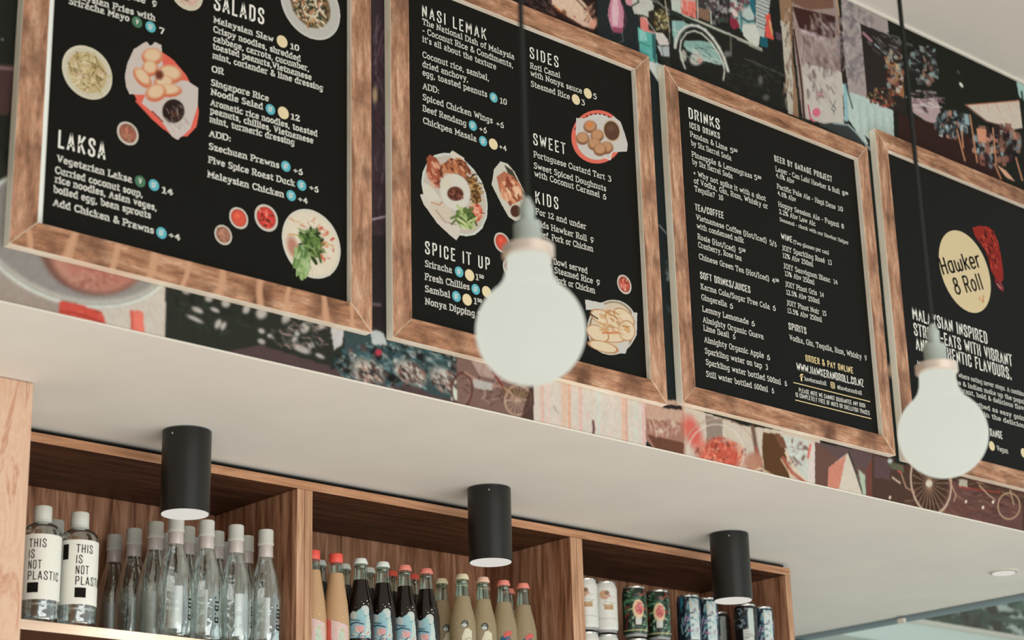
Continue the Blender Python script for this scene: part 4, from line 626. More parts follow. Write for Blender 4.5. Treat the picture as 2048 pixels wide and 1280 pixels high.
# gaps between boards
mu.poly([(742, -50), (775, -50), (790, 665), (740, 660)], (58, 46, 50)); mu.bits(60, 758, 250, 12, 240, 30, 4, [(84, 68, 76), (40, 30, 34), (110, 90, 98), (70, 44, 50)], 88, .7, rnd); mu.ell(750, 190, 5, 16, (186, 160, 120), 0, .8, .4); mu.path([(748, 130), (756, 105), (768, 60)], 2, (130, 100, 116)); mu.path([(740, 440), (775, 432)], 4, (190, 176, 180)); mu.poly([(740, 470), (775, 470), (785, 680), (742, 650)], (36, 34, 32), .8); mu.path([(745, 608), (760, 610)], 7, (110, 90, 98))
mu.poly([(1295, 120), (1325, 130), (1335, 160), (1322, 172), (1298, 136)], (206, 212, 206)); mu.poly([(1298, 140), (1322, 172), (1370, 800), (1332, 800)], (30, 38, 38)); mu.path([(1318, 450), (1345, 480)], 3, (140, 140, 140)); mu.bits(24, 1340, 560, 12, 90, 14, 7, [(150, 160, 160), (60, 76, 78), (36, 40, 40)], 80, .7, rnd); mu.poly([(1328, 808), (1362, 812), (1365, 820), (1326, 816)], (36, 30, 34))
mu.poly([(1735, 300), (1748, 305), (1812, 930), (1790, 925)], (32, 38, 34)); mu.bits(14, 1765, 520, 10, 160, 6, 3, [(90, 96, 92), (50, 70, 60)], None, .7, rnd); mu.poly([(1776, 925), (1806, 930), (1808, 945), (1783, 938)], (96, 98, 78)); mu.ell(1780, 922, 5, 5, (180, 188, 190)); mu.ell(1785, 740, 10, 16, (196, 160, 130), 0, .8, .3)
# left of the first board
mu.poly([(-60, -60), (50, -60), (24, 300), (-60, 300)], (34, 37, 30)); mu.poly([(-60, 125), (30, 130), (18, 230), (-60, 230)], (74, 54, 52)); mu.path([(-10, 135), (28, 138)], 7, (140, 112, 112)); mu.ell(5, 79, 3, 2, (150, 156, 146))
mu.soften(1); mu.mottle(.03, (200, 700))
mu.build('mural_print', P3, M['print'], wf, vis)

# ================================================================== DOWNLIGHTS
def downlight(x, y, label):
    d = empty('ceiling_spotlight', (x, y, ZS-.155), label, 'downlight', 'black cylinder downlights')
    H = .153
    lathe('housing', [(.0435, 0), (.045, .001), (.045, H)], M['lampblack'], d, 64, x, y, ZS-.155)
    lathe('diffuser', [(.0425, -.0012), (.0428, .001)], M['dif'], d, 48, x, y, ZS-.155)
    lathe('mounting_plate', [(.042, H), (.042, H+.002)], M['frame_dark'], d, 40, x, y, ZS-.155)
    l = bpy.data.lights.new('spot_beam', 'SPOT'); l.energy = 7; l.spot_size = 1.9; l.spot_blend = .6; l.shadow_soft_size = .035; l.color = (1.0, .93, .86)
    lo = bpy.data.objects.new('spot_beam', l); C.objects.link(lo); lo.parent = d; lo.location = (0, 0, -.004)
    a = math.atan2(-y, -x)-.62*(1 if x < 2.2 else .0)
    lathe('grub_screw', [(.0016, -.0016), (.0019, 0), (.0016, .0016)], M['steel'], d, 10, x+.0452*math.cos(a), y+.0452*math.sin(a), ZS-.0135)
    return d
downlight(1.922, 2.985, 'black cylinder ceiling light nearest the pale timber post, above the clear water bottles')
downlight(2.657, 2.980, 'black cylinder ceiling light above the cola and lemonade bottles')
downlight(3.392, 2.976, 'black cylinder ceiling light above the stacked drink cans')
d = empty('recessed_light', (4.306, 2.856, ZS-.004), 'small round white recessed light in the soffit at far right', 'downlight')
lathe('trim_ring', [(.036, -.003), (.039, -.001), (.039, 0)], M['bead'], d, 48, 4.306, 2.856, ZS)
lathe('shadow_gap', [(.0315, -.0036), (.0325, -.0031)], M['lampblack'], d, 40, 4.306, 2.856, ZS)
lathe('diffuser', [(.028, -.0062), (.030, -.0036)], M['dif'], d, 40, 4.306, 2.856, ZS)

# ================================================================== PENDANTS
def pendant(x, y, z, label):
    d = empty('pendant_light', (x, y, z), label, 'pendant lamp', 'globe bulb pendants on black cords')
    R = .0625; prof = []
    for k in range(29):
        a = math.radians(-90+k*5.15); prof.append((R*math.cos(a), R*math.sin(a)))
    prof = [(max(r, .0004), q) for r, q in prof] + [(.0300, .0600), (.0268, .070), (.0258, .080), (.025, .092)]
    lathe('bulb', prof, M['bulb'], d, 64, x, y, z)
    lathe('collar', [(.0262, .088), (.0300, .090), (.0300, .101), (.0262, .103)], M['collar'], d, 48, x, y, z)
    lathe('socket', [(.0172, .103), (.0172, .106), (.0158, .108), (.0158, .128), (.0148, .131), (.0100, .1325)], M['socket'], d, 40, x, y, z)
    lathe('strain_relief', [(.0088, .1325), (.0088, .150), (.0062, .157), (.0036, .1625)], M['socket'], d, 24, x, y, z)
    tube('cord', [(x, y, z+.162), (x, y, z+.6), (x, y, ZC-.02)], .0034, M['cord'], d)
    lathe('ceiling_rose', [(.045, ZC-z-.026), (.050, ZC-z-.020), (.050, ZC-z)], M['lampblack'], d, 40, x, y, z)
    return d
pendant(.655, 1.552, .700, 'lit globe bulb pendant cut off by the left edge of the picture')
pendant(1.449, 1.548, .713, 'largest lit globe bulb pendant in view, before the nasi lemak menu board')
pendant(2.258, 1.572, .733, 'lit globe bulb pendant hanging at right before the board with the round emblem')

# ================================================================== MENU BOARDS
def board(x0, x1, z0, z1, w, gap, label, wtop=None, low='rail_x'):
    """outer rectangle of the frame; gap = strip of white backing left of the black panel"""
    b = empty('menu_board', ((x0+x1)/2, YM, z0), label, 'menu board', 'framed black menu boards on the bulkhead')
    wt = wtop or w; yf, yb = YF, YM-.0007
    def rail(a, bb, c, dd, mats, fm):
        v = [(p[0], yf, p[1]) for p in (a, bb, c, dd)] + [(p[0], yb, p[1]) for p in (a, bb, c, dd)]
        f = [(0, 1, 2, 3), (7, 6, 5, 4), (0, 4, 5, 1), (1, 5, 6, 2), (2, 6, 7, 3), (3, 7, 4, 0)]
        o = mesh('frame_rail', v, f, mats, b, fm)
        m = o.modifiers.new('bevel', 'BEVEL'); m.width = .0014; m.segments = 2; m.limit_method = 'ANGLE'; return o
    g = .0004
    O = [(x0, z0), (x1, z0), (x1, z1), (x0, z1)]; I = [(x0+w, z0+w), (x1-w, z0+w), (x1-w, z1-wt), (x0+w, z1-wt)]
    fmx = [0, 1, 1, 1, 1, 1]
    rail((O[0][0]+g, O[0][1]), (O[1][0]-g, O[1][1]), (I[1][0]-g, I[1][1]), (I[0][0]+g, I[0][1]), [M[low], M['rawedge']], fmx)
    rail((I[3][0]+g, I[3][1]), (I[2][0]-g, I[2][1]), (O[2][0]-g, O[2][1]), (O[3][0]+g, O[3][1]), [M['rail_x'], M['rawedge']], fmx)
    rail(O[0], I[0], I[3], O[3], [M['rail_z'], M['rawedge_z']], fmx)
    rail(I[1], O[1], O[2], I[2], [M['rail_z'], M['rawedge_z']], fmx)
    box('backing_sheet', x0+w-.004, YP+.0015, z0+w-.004, x1-w+.004, YP+.003, z1-wt+.004, M['foam'], b, bevel=0)
    p = box('menu_panel', x0+w+gap, YP, z0+w+.0006, x1-w-.0004, YP+.0014, z1-wt-.0004, M['board'], b, bevel=0)
    return b, p
b1, p1 = board(1.312, 2.003, 1.088, 1.858, .046, .0145, 'wooden framed black menu board furthest left, listing laksa and salads', low='rail_saw')
b2, p2 = board(2.048, 2.738, 1.090, 1.848, .044, .002, 'wooden framed black menu board listing nasi lemak, sides, sweet and kids meals')
b3, p3 = board(2.782, 3.462, 1.103, 1.842, .040, .0035, 'wooden framed black menu board listing drinks, wine and spirits')
b4, p4 = board(3.497, 4.36, 1.100, 1.900, .044, .0165, 'wooden framed black board with round yellow emblem, furthest right')

TO, PO = .0006, .0003
def disc_pic(px, py, r, parent, paint, name='food_picture', n=None, pad=1.25):
    c = on_y(px, py, YP); n = n or max(24, int(r*pad*2/.0011)); a = np.linspace(-pad, pad, n); X, Z = np.meshgrid(a, a)
    pos = np.stack([c[0]+X*r, np.full_like(X, YP-PO), c[2]+Z*r], -1)
    P = Pic(X, Z, (30, 30, 26), 0.0); paint(P); return P.build(name, pos, M['print'], parent)
def px_pic(x0, y0, x1, y1, parent, paint, name='food_picture', step=.0011):
    """picture painted in the survey's pixel frame on the panel"""
    cs = [on_y(x, y, YP) for x, y in ((x0, y0), (x1, y0), (x1, y1), (x0, y1))]
    xa, xb = min(c[0] for c in cs), max(c[0] for c in cs); za, zb = min(c[2] for c in cs), max(c[2] for c in cs)
    X, Z = np.meshgrid(np.arange(xa, xb, step), np.arange(za, zb, step)); pos = np.stack([X, np.full_like(X, YP-PO), Z], -1)
    U, V = to_px(pos); P = Pic(U, V, (30, 30, 26), 0.0); paint(P); return P.build(name, pos, M['print'], parent)
def bowl(cols, rim=(222, 214, 190), inner=.8, nb=120, back=None, ln=.25, w=.06, extra=None, cx=0, cy=0):
    def f(P):
        P.ell(0, 0, 1, 1, rim, 0, 1, .015); P.ell(.01, -.01, .93, .93, tuple(c*.93 for c in rim), 0, 1, .03); P.ell(cx, cy, inner, inner, back or cols[0], 0, 1, .05)
        P.bits(nb, cx, cy, inner*.85, inner*.85, ln, w, cols, None, .9, random.Random(5))
        if extra: extra(P)
    return f
def dip(col, spots=None, rim=(206, 200, 188)):
    def f(P):
        P.ell(0, 0, 1, 1, rim, 0, 1, .03); P.ell(0, .02, .78, .78, tuple(c*.8 for c in col), 0, 1, .06); P.ell(.02, 0, .7, .7, col, 0, 1, .2); P.ell(-.15, .2, .25, .2, tuple(min(255, c*1.25) for c in col), 20, .7, .5)
        if spots: P.bits(26, 0, 0, .62, .62, .25, .14, spots, None, .9, random.Random(9))
    return f
# ---- board 1
disc_pic(174.6, 145, .046, p1, bowl([(196, 176, 128), (150, 128, 84), (214, 200, 160), (120, 104, 66), (206, 170, 150), (226, 214, 182)], inner=.76, ln=.3, w=.07))
def basket(P):
    q = crop(0, 0, 4.267)
    P.poly(q((1160, 520), (1240, 450), (1380, 440), (1480, 510), (1590, 640), (1680, 820), (1700, 960), (1680, 1080), (1600, 1165), (1480, 1170), (1300, 1020), (1180, 880), (1120, 760)), (226, 104, 88))
    P.poly(q((1250, 352), (1140, 420), (1085, 540), (1062, 650), (1075, 740), (1105, 805), (1250, 810), (1340, 740), (1390, 600), (1385, 460), (1380, 385), (1325, 356), (1285, 392)), (206, 194, 186))
    P.poly(q((1480, 680), (1600, 690), (1695, 750), (1688, 900), (1625, 1100), (1570, 1150), (1515, 1196), (1465, 1165), (1420, 1090), (1330, 980), (1210, 880), (1250, 790), (1400, 730)), (206, 194, 188))
    P.path(q((1160, 860), (1300, 1010), (1400, 1100)), 5, (226, 96, 80)); P.path(q((1300, 950), (1390, 1040)), 3, (120, 50, 40))
    for x, y, rx, ry, a in ((1300, 470, 21, 17, 0), (1280, 570, 16, 16, 30), (1215, 650, 24, 13, 50), (1450, 620, 26, 18, 10), (1400, 690, 20, 14, 0), (1440, 760, 26, 13, 0), (1330, 780, 21, 17, -20)):
        P.ell(*q((x, y+14))[0], rx, ry, (206, 112, 76), a, 1, .12); P.ell(*q((x, y))[0], rx*.82, ry*.78, (226, 196, 160), a, 1, .25)
    P.ell(*q((1360, 640))[0], 8, 9, (96, 40, 28), 0, .9, .4); P.ell(*q((1480, 950))[0], 24.5, 26, (196, 188, 176), 0, 1, .05); P.ell(*q((1480, 948))[0], 22, 23.5, (44, 30, 26), 0, 1, .06); P.ell(*q((1500, 975))[0], 10, 7, (90, 56, 44), 20, .8, .5)
    P.bits(30, 350, 235, 22, 30, 14, 2, [(226, 218, 210), (176, 164, 158), (150, 140, 134)], 60, .5, random.Random(4))
px_pic(240, 76, 402, 284, p1, basket)
disc_pic(255.4, 267, .0205, p1, dip((170, 104, 88), [(196, 130, 110), (130, 76, 60), (150, 130, 90)]))
disc_pic(621, 10, .0665, p1, bowl([(206, 190, 156), (60, 52, 36), (222, 206, 176), (90, 66, 44), (206, 160, 140), (54, 60, 44), (190, 130, 84), (230, 220, 196)], rim=(206, 204, 196), inner=.66, ln=.16, w=.07, nb=260, back=(120, 100, 72)))
disc_pic(373, -15, .033, p1, bowl([(214, 180, 160), (150, 120, 100), (226, 206, 190)], inner=.74))
def greens(P):
    P.bits(20, .45, .1, .4, .5, .1, .09, [(206, 110, 84), (196, 80, 70), (214, 150, 120)], None, .9, random.Random(6))
    P.bits(12, -.1, .55, .6, .2, .15, .06, [(206, 150, 120), (214, 170, 140)], None, .8, random.Random(8)); P.path([(-.75, .1), (-.3, .16), (.1, .2), (.75, .1)], .05, (206, 170, 110))
    P.ell(-.62, -.25, .18, .3, (176, 110, 90), 20, .8, .4); P.clip = None
    P.ell(.0, .0, .3, .36, (50, 72, 36), 0, .8, .4); P.bits(110, .0, -.02, .34, .4, .2, .1, [(60, 84, 42), (96, 124, 64), (36, 52, 26), (134, 158, 96)], None, .95, random.Random(2))
    P.bits(90, -.34, -.72, .26, .42, .2, .12, [(130, 160, 96), (160, 184, 124), (90, 122, 66), (176, 196, 150)], 80, .95, random.Random(3))
disc_pic(623, 487.5, .0625, p1, bowl([(226, 214, 190), (230, 222, 204), (216, 204, 180)], rim=(214, 212, 200), inner=.93, nb=60, back=(224, 214, 192), extra=greens), pad=1.3)
disc_pic(477.3, 436.4, .0195, p1, dip((216, 92, 72))); disc_pic(532.3, 436, .0245, p1, dip((216, 70, 62), [(236, 110, 96), (120, 30, 30), (226, 190, 160), (90, 60, 40)])); disc_pic(446.3, 470, .0178, p1, dip((170, 116, 96), [(196, 150, 120), (120, 80, 66)]))
H1 = .0275; T1 = .0105
lettering('heading', [('LAKSA', 115, 293, 210, 318.5, H1, 'c', 1.2), ('SALADS', 427, 17.6, 527.7, 48, H1, 'c', 1.0)], M['ink'], p1, YP, TO)
lettering('menu_text', [('Spice  9', 243, -9, 313, 15, T1, 'b'), ('Malaysian Fries with', 130, -10, 310, 42, T1, 'b'), ('Sriracha Mayo', 137, 7, 258, 43, T1, 'b'), ('7', 318, 66, 328, 69, T1, 'b')], M['ink'], p1, YP, TO)
lettering('menu_text', [('Vegetarian Laksa', 113.7, 323, 263.7, 365.4, T1, 'b'), ('14', 323.5, 385.3, 345.7, 391, T1, 'b'), ('Curried coconut soup,', 109.5, 345.5, 285, 394.7, T1, 'b'), ('rice noodles, Asian veges,', 109.5, 364, 313, 421.6, T1, 'b'),
    ('boiled egg, bean sprouts', 106.6, 384, 301, 437, T1, 'b'), ('Add Chicken & Prawns', 105.5, 410, 307, 467.3, T1, 'b'), ('+4', 336.8, 475, 360, 481.4, T1, 'b')], M['ink'], p1, YP, TO)
lettering('menu_text', [('Malaysian Slaw', 427, 44.5, 546.5, 84.4, T1, 'b'), ('10', 580.5, 97.3, 598, 102, T1, 'b'), ('Crispy noodles, shredded', 426.2, 63.3, 600.8, 123, T1, 'b'), ('cabbage, carrots, cucumber,', 426.2, 82, 618, 143, T1, 'b'),
    ('toasted peanuts,Vietnamese', 425, 97.3, 622.6, 160.5, T1, 'b'), ('mint, coriander & lime dressing', 425, 116, 645.6, 181.6, T1, 'b'), ('OR', 422.7, 143, 446.9, 149.3, T1, 'b')], M['ink'], p1, YP, TO)
lettering('menu_text', [('Singapore Rice', 421.6, 170, 537, 202.7, T1, 'b'), ('Noodle Salad', 421.6, 188.7, 525.4, 219, T1, 'b'), ('12', 581.6, 238, 599, 242.6, T1, 'b'), ('Aromatic rice noodles, toasted', 420.6, 209.8, 634.4, 273, T1, 'b'),
    ('peanuts, chillies, Vietnamese', 420, 226, 626, 287, T1, 'b'), ('mint, turmeric dressing', 419, 243.7, 588.7, 290.6, T1, 'b'), ('ADD:', 417.6, 272, 462, 283, T1, 'b'), ('Szechuan Prawns', 417, 297.6, 558, 336.3, T1, 'b'), ('+6', 586, 345.7, 605, 350.4, T1, 'b'),
    ('Five Spice Roast Duck', 416.3, 324.6, 589.3, 372.7, T1, 'b'), ('+6', 618, 379.7, 636.6, 385.5, T1, 'b'), ('Malaysian Chicken', 414.7, 353.4, 567.5, 395, T1, 'b'), ('+4', 595.6, 403, 615, 408, T1, 'b')], M['ink'], p1, YP, TO)
def badge(px, py, r, kind, parent):
    c = on_y(px, py, YP); n = 24
    V = [(c[0], YP-PO-.0001, c[2])]+[(c[0]+r*math.cos(2*math.pi*k/n), YP-PO-.0001, c[2]+r*math.sin(2*math.pi*k/n)) for k in range(n)]
    o = mesh('badge', V, [(0, 1+k, 1+(k+1) % n) for k in range(n)], M[{'g': 'teal', 'v': 'green', 'y': 'cream'}[kind]], parent)
    if kind != 'y':
        txt = 'GF' if kind == 'g' else 'V'; g, f, w = text_geo(txt, 'c', .3); s = r*.085 if kind == 'g' else r*.1
        mesh('badge_lettering', [(c[0]+(q[0]-w/2)*s, YP-TO, c[2]+(q[1]-5)*s) for q in g], f, M['ink'], parent)
def badges(lst, parent):
    global VV, FF
    VV, FF = [], []
    for a in lst: badge(*a, parent)
    
r1 = .0098
badges([(274, 44.5, r1, 'v'), (301, 54, r1, 'g'), (280, 363, r1, 'v'), (307.5, 370.3, r1, 'g'), (322.7, 466, r1, 'g'), (564, 83.2, .0115, 'y'), (540.6, 219, r1, 'g'), (566.4, 226, .0115, 'y'), (571.5, 332.8, r1, 'g'), (603, 370.8, r1, 'g'), (582, 391.4, r1, 'g')], p1)
# ---- board 2
T2 = .0115
lettering('heading', [('NASI LEMAK', 843.4, 31.6, 972.3, 79.7, .0222, 'n', 1.5), ('SIDES', 1059, 114.8, 1116.9, 134.8, .0222, 'n', 1.6), ('SWEET', 1066, 288, 1130.6, 308.7, .0222, 'n', 1.4), ('KIDS', 1070.2, 405.3, 1116.6, 418.4, .0232, 'n', 1.8), ('SPICE IT UP', 849.5, 506, 979.5, 540, .0222, 'n', 1.6)], M['ink'], p2, YP, TO)
lettering('menu_text', [('The National Dish of Malaysia', 844.5, 48, 1028.5, 119.5, T2), ('- Coconut Rice & Condiments,', 844.5, 65.6, 1026, 136, T2), ("it's all about the texture", 844.5, 83, 992, 139.5, T2), ('Coconut rice, sambal,', 844.5, 114, 978, 162, T2), ('dried anchovy,', 844.5, 133, 936, 164, T2), ('egg, toasted peanuts', 844.5, 150, 974, 194.5, T2), ('10', 999.7, 206, 1013.7, 210, T2),
    ('ADD:', 845, 177, 878.5, 187.5, T2), ('Spiced Chicken Wings', 845, 199, 985, 247, T2), ('+6', 992, 252, 1007.4, 256.6, T2), ('Beef Rendang', 845, 221.5, 932.4, 253, T2), ('+6', 958, 262.5, 973.4, 267, T2), ('Chickpea Masala', 845.7, 246, 952.8, 283.6, T2), ('+4', 998, 298, 1013, 303, T2)], M['ink'], p2, YP, TO)
lettering('menu_text', [('Roti Canai', 1060, 136, 1120, 155.8, T2), ('with Nonya sauce', 1060.6, 151.2, 1163.7, 187.5, T2), ('5', 1186, 197, 1193.3, 199, T2), ('Steamed Rice', 1061.3, 172.3, 1139.4, 199.2, T2), ('3', 1162, 209.3, 1169.6, 211.4, T2)], M['ink'], p2, YP, TO)
lettering('menu_text', [('Portuguese Custard Tart', 1067, 313.4, 1209.4, 359.4, T2), ('3', 1215.4, 361.7, 1222.5, 364, T2), ('Sweet Spiced Doughnuts', 1067.4, 336, 1212, 382.8, T2), ('with Coconut Caramel', 1068.4, 352.2, 1199, 395, T2), ('6', 1205, 397.8, 1212.5, 399.5, T2)], M['ink'], p2, YP, TO)
lettering('menu_text', [('For 12 and under', 1071, 427.8, 1172, 459, T2), ('Kids Hawker Roll', 1071.8, 451, 1173.5, 482.2, T2), ('9', 1180.6, 485, 1187.3, 486.2, T2), ('Beef, Pork or Chicken', 1073, 471.5, 1186, 503.5, T2), ('Kids Bowl served', 1078, 520, 1174.8, 547.3, T2), ('with Steamed Rice', 1079, 537, 1185.4, 567.2, T2), ('9', 1192.6, 570, 1199.8, 571.7, T2), ('Beef, Pork or Chicken', 1080, 556, 1190, 587, T2)], M['ink'], p2, YP, TO)
lettering('menu_text', [('Sriracha', 849.5, 532.5, 903.8, 546.3, T2), ('1^50^', 951, 559, 967, 563, T2), ('Fresh Chillies', 849.5, 558.8, 938.8, 580, T2), ('Sambal', 849.5, 583, 900, 595.5, T2), ('1^50^', 947.5, 607, 963, 611, T2), ('Nonya Dipping Sauce', 850, 608, 993, 644, T2)], M['ink'], p2, YP, TO)
r2 = .0102
badges([(987, 195.2, r2, 'g'), (945.3, 251.5, r2, 'g'), (966, 282.4, r2, 'g'), (986.3, 288.3, .0112, 'y'), (1175.4, 187, .0112, 'y'), (1151.5, 199.2, .0112, 'y'), (918, 543.8, r2, 'g'), (939, 550.5, .0112, 'y'), (951, 578.8, r2, 'g'), (973, 584, .0112, 'y'), (912.5, 593, r2, 'g'), (934, 599.5, .0112, 'y')], p2)
def nasi(P):
    q = crop(800, 260, 5.334); rr = random.Random(12)
    P.path(q((225, 700), (260, 760)), 3, (206, 204, 196))
    c = [(225, 560), (240, 450), (290, 340), (370, 265), (470, 240), (580, 250), (680, 310), (790, 420), (870, 540), (920, 680), (938, 800), (930, 930), (880, 1050), (800, 1120), (700, 1138), (580, 1110), (450, 1000), (330, 870), (250, 700)]
    P.poly(q(*c), (206, 210, 202)); P.poly(q(*[(x*.94+36, y*.94+42) for x, y in c]), (196, 186, 172)); P.poly(q((212, 690), (240, 680), (450, 860), (640, 1010), (640, 1120), (600, 1178), (540, 1130), (400, 1000), (250, 790)), (212, 202, 190)); P.poly(q((530, 250), (560, 215), (690, 300), (660, 360), (560, 300)), (214, 206, 190))
    P.poly(q((280, 300), (320, 260), (390, 300), (430, 380), (420, 480), (400, 590), (350, 560), (290, 450)), (150, 80, 58)); P.bits(40, 866, 340, 12, 26, 14, 7, [(196, 120, 88), (110, 50, 38), (224, 170, 140), (160, 80, 56)], 70, .9, rr)
    P.poly(q((430, 390), (540, 300), (640, 330), (700, 430), (720, 560), (600, 500), (500, 450), (420, 500)), (104, 58, 38)); P.bits(70, 908, 334, 26, 18, 14, 5, [(196, 120, 80), (70, 34, 24), (150, 84, 54), (214, 150, 110)], 50, .9, rr)
    P.poly(q((700, 500), (790, 500), (850, 620), (870, 760), (800, 800), (740, 640)), (120, 84, 50)); P.bits(70, 948, 378, 12, 32, 9, 3, [(206, 170, 110), (80, 50, 30), (160, 120, 66), (60, 40, 26)], None, .9, rr)
    P.poly(q((740, 820), (830, 780), (880, 850), (870, 940), (820, 990), (740, 900)), (190, 96, 74)); P.bits(40, 951, 424, 13, 16, 8, 4, [(226, 130, 100), (150, 60, 46), (236, 176, 150)], None, .9, rr)
    P.ell(*q((590, 660))[0], 30, 37, (214, 210, 198), -15, 1, .06); P.ell(*q((500, 570))[0], 12, 14, (214, 206, 186), 0, .8, .4); P.ell(*q((590, 680))[0], 16, 14, (92, 50, 38), 10, 1, .12); P.bits(30, *q((590, 680))[0], 13, 11, 6, 2.4, [(150, 96, 76), (60, 30, 24), (120, 70, 54)], 20, .8, rr)
    P.poly(q((250, 560), (330, 600), (440, 740), (400, 820), (300, 760), (240, 650)), (214, 208, 192)); P.ell(*q((440, 870))[0], 26, 16, (210, 196, 178), 40, 1, .1); P.path(q((330, 770), (420, 800), (450, 770)), 2.4, (190, 130, 84)); P.path(q((380, 850), (480, 980), (600, 1010)), 2, (160, 130, 110))
    P.poly(q((600, 860), (700, 820), (780, 900), (800, 960), (760, 1060), (640, 1030), (590, 960)), (96, 120, 60)); P.bits(44, 932, 436, 17, 18, 15, 5, [(176, 194, 128), (60, 80, 36), (206, 214, 160), (90, 110, 56)], None, .9, rr)
px_pic(835, 298, 980, 484, p2, nasi)
def tray(P):
    q = crop(800, 260, 5.334); rr = random.Random(15)
    c = [(1000, 420), (1075, 330), (1150, 360), (1220, 440), (1290, 580), (1350, 700), (1370, 760), (1330, 880), (1280, 960), (1230, 975), (1160, 930), (1080, 790), (1010, 650), (975, 580), (990, 500)]
    P.poly(q(*c), (204, 200, 186)); P.poly(q((1110, 370), (1200, 430), (1330, 690), (1250, 640), (1150, 460)), (70, 66, 50)); P.poly(q((1030, 500), (1110, 440), (1220, 500), (1300, 640), (1310, 740), (1220, 790), (1150, 780), (1060, 640)), (180, 112, 84)); P.bits(50, 1021, 379, 20, 26, 15, 6, [(226, 170, 130), (130, 66, 46), (206, 130, 100), (236, 196, 160)], 65, .9, rr)
    P.poly(q((1290, 740), (1370, 755), (1350, 860), (1280, 900)), (200, 196, 180)); P.ell(*q((1230, 865))[0], 12.5, 15, (206, 196, 180), 0, 1, .05); P.ell(*q((1232, 865))[0], 10, 12, (78, 48, 38), 0, 1, .08)
px_pic(980, 318, 1060, 446, p2, tray)
disc_pic(1003.8, 485.5, .0205, p2, dip((210, 84, 66))); disc_pic(1022, 536, .021, p2, dip((150, 76, 66), [(176, 100, 84), (110, 60, 50)])); disc_pic(1248.4, 569, .0205, p2, dip((196, 92, 78), [(226, 140, 120), (120, 50, 44), (230, 190, 160)]))
def dough(P):
    q = crop(1020, 200, 5.334); rr = random.Random(17)
    c0 = q((930, 393))[0]; P.ell(*c0, 52, 54, (226, 112, 94), 10, 1, .02); P.ell(c0[0]+1, c0[1], 43, 46, (206, 206, 200), 10, 1, .03)
    for a in range(200, 320, 11): P.ell(c0[0]+47*math.cos(math.radians(a)), c0[1]+46*math.sin(math.radians(a)), 3.2, 1.2, (70, 26, 22), a+90)
    P.poly(q((705, 190), (800, 195), (1070, 210), (1100, 170), (1180, 230), (1230, 370), (1258, 470), (1250, 552), (1145, 555), (1090, 560), (1070, 640), (1010, 610), (880, 620), (730, 520), (700, 350)), (206, 200, 194))
    for x, y in ((855, 275), (775, 400), (930, 370), (900, 460), (1030, 500), (960, 520)):
        P.ell(*q((x, y+12))[0], 13, 12, (116, 70, 44), 0, 1, .15); P.ell(*q((x, y))[0], 11.5, 10.5, (196, 148, 110), 0, 1, .25)
    P.ell(*q((850, 265))[0], 6, 5, (216, 130, 70), 0, .9, .4); P.ell(*q((1085, 330))[0], 17.5, 22.5, (206, 184, 156), -15, 1, .04); P.ell(*q((1085, 328))[0], 15, 19.5, (96, 66, 50), -15, 1, .05); P.ell(*q((1075, 300))[0], 7, 6, (120, 88, 70), 0, .7, .5)
    P.path(q((1010, 615), (1070, 640), (1085, 555)), 2, (236, 226, 214))
px_pic(1140, 215, 1260, 332, p2, dough)
def roti(P):
    q = crop(1020, 380, 3.766); rr = random.Random(19)
    c0 = q((770, 1035))[0]; P.ell(*c0, 50, 56, (206, 198, 184), 10, 1, .02); P.ell(*c0, 46, 52, (120, 100, 84), 10, 1, .03); P.ell(*c0, 43, 50, (212, 196, 172), 10, 1, .03)
    P.poly(q((565, 822), (700, 850), (730, 880), (680, 900), (570, 905)), (206, 204, 196)); P.poly(q((920, 915), (960, 925), (955, 1090), (935, 1130), (905, 1130), (870, 1235), (800, 1230), (820, 1100), (900, 1000)), (204, 200, 194))
    for x, y, rx, ry, a in ((700, 960, 26, 13, 25), (780, 990, 24, 12, 60), (860, 960, 24, 13, 40), (760, 1100, 30, 12, 8), (660, 1080, 24, 14, 30), (880, 1060, 20, 16, 80), (700, 1180, 30, 10, 15)):
        P.ell(*q((x, y))[0], rx, ry, (226, 206, 174), a, 1, .15); P.ring(*q((x, y))[0], rx, ry, 2.2, (186, 130, 86), a)
    P.bits(50, c0[0]-2, c0[1]-10, 34, 26, 12, 4, [(206, 156, 104), (232, 216, 184), (176, 120, 74), (222, 196, 150)], 30, .75, rr); P.path(q((700, 1075), (820, 1075)), 5, (206, 130, 88)); P.path(q((600, 930), (660, 970)), 3, (50, 40, 34))
px_pic(1160, 590, 1282, 716, p2, roti)
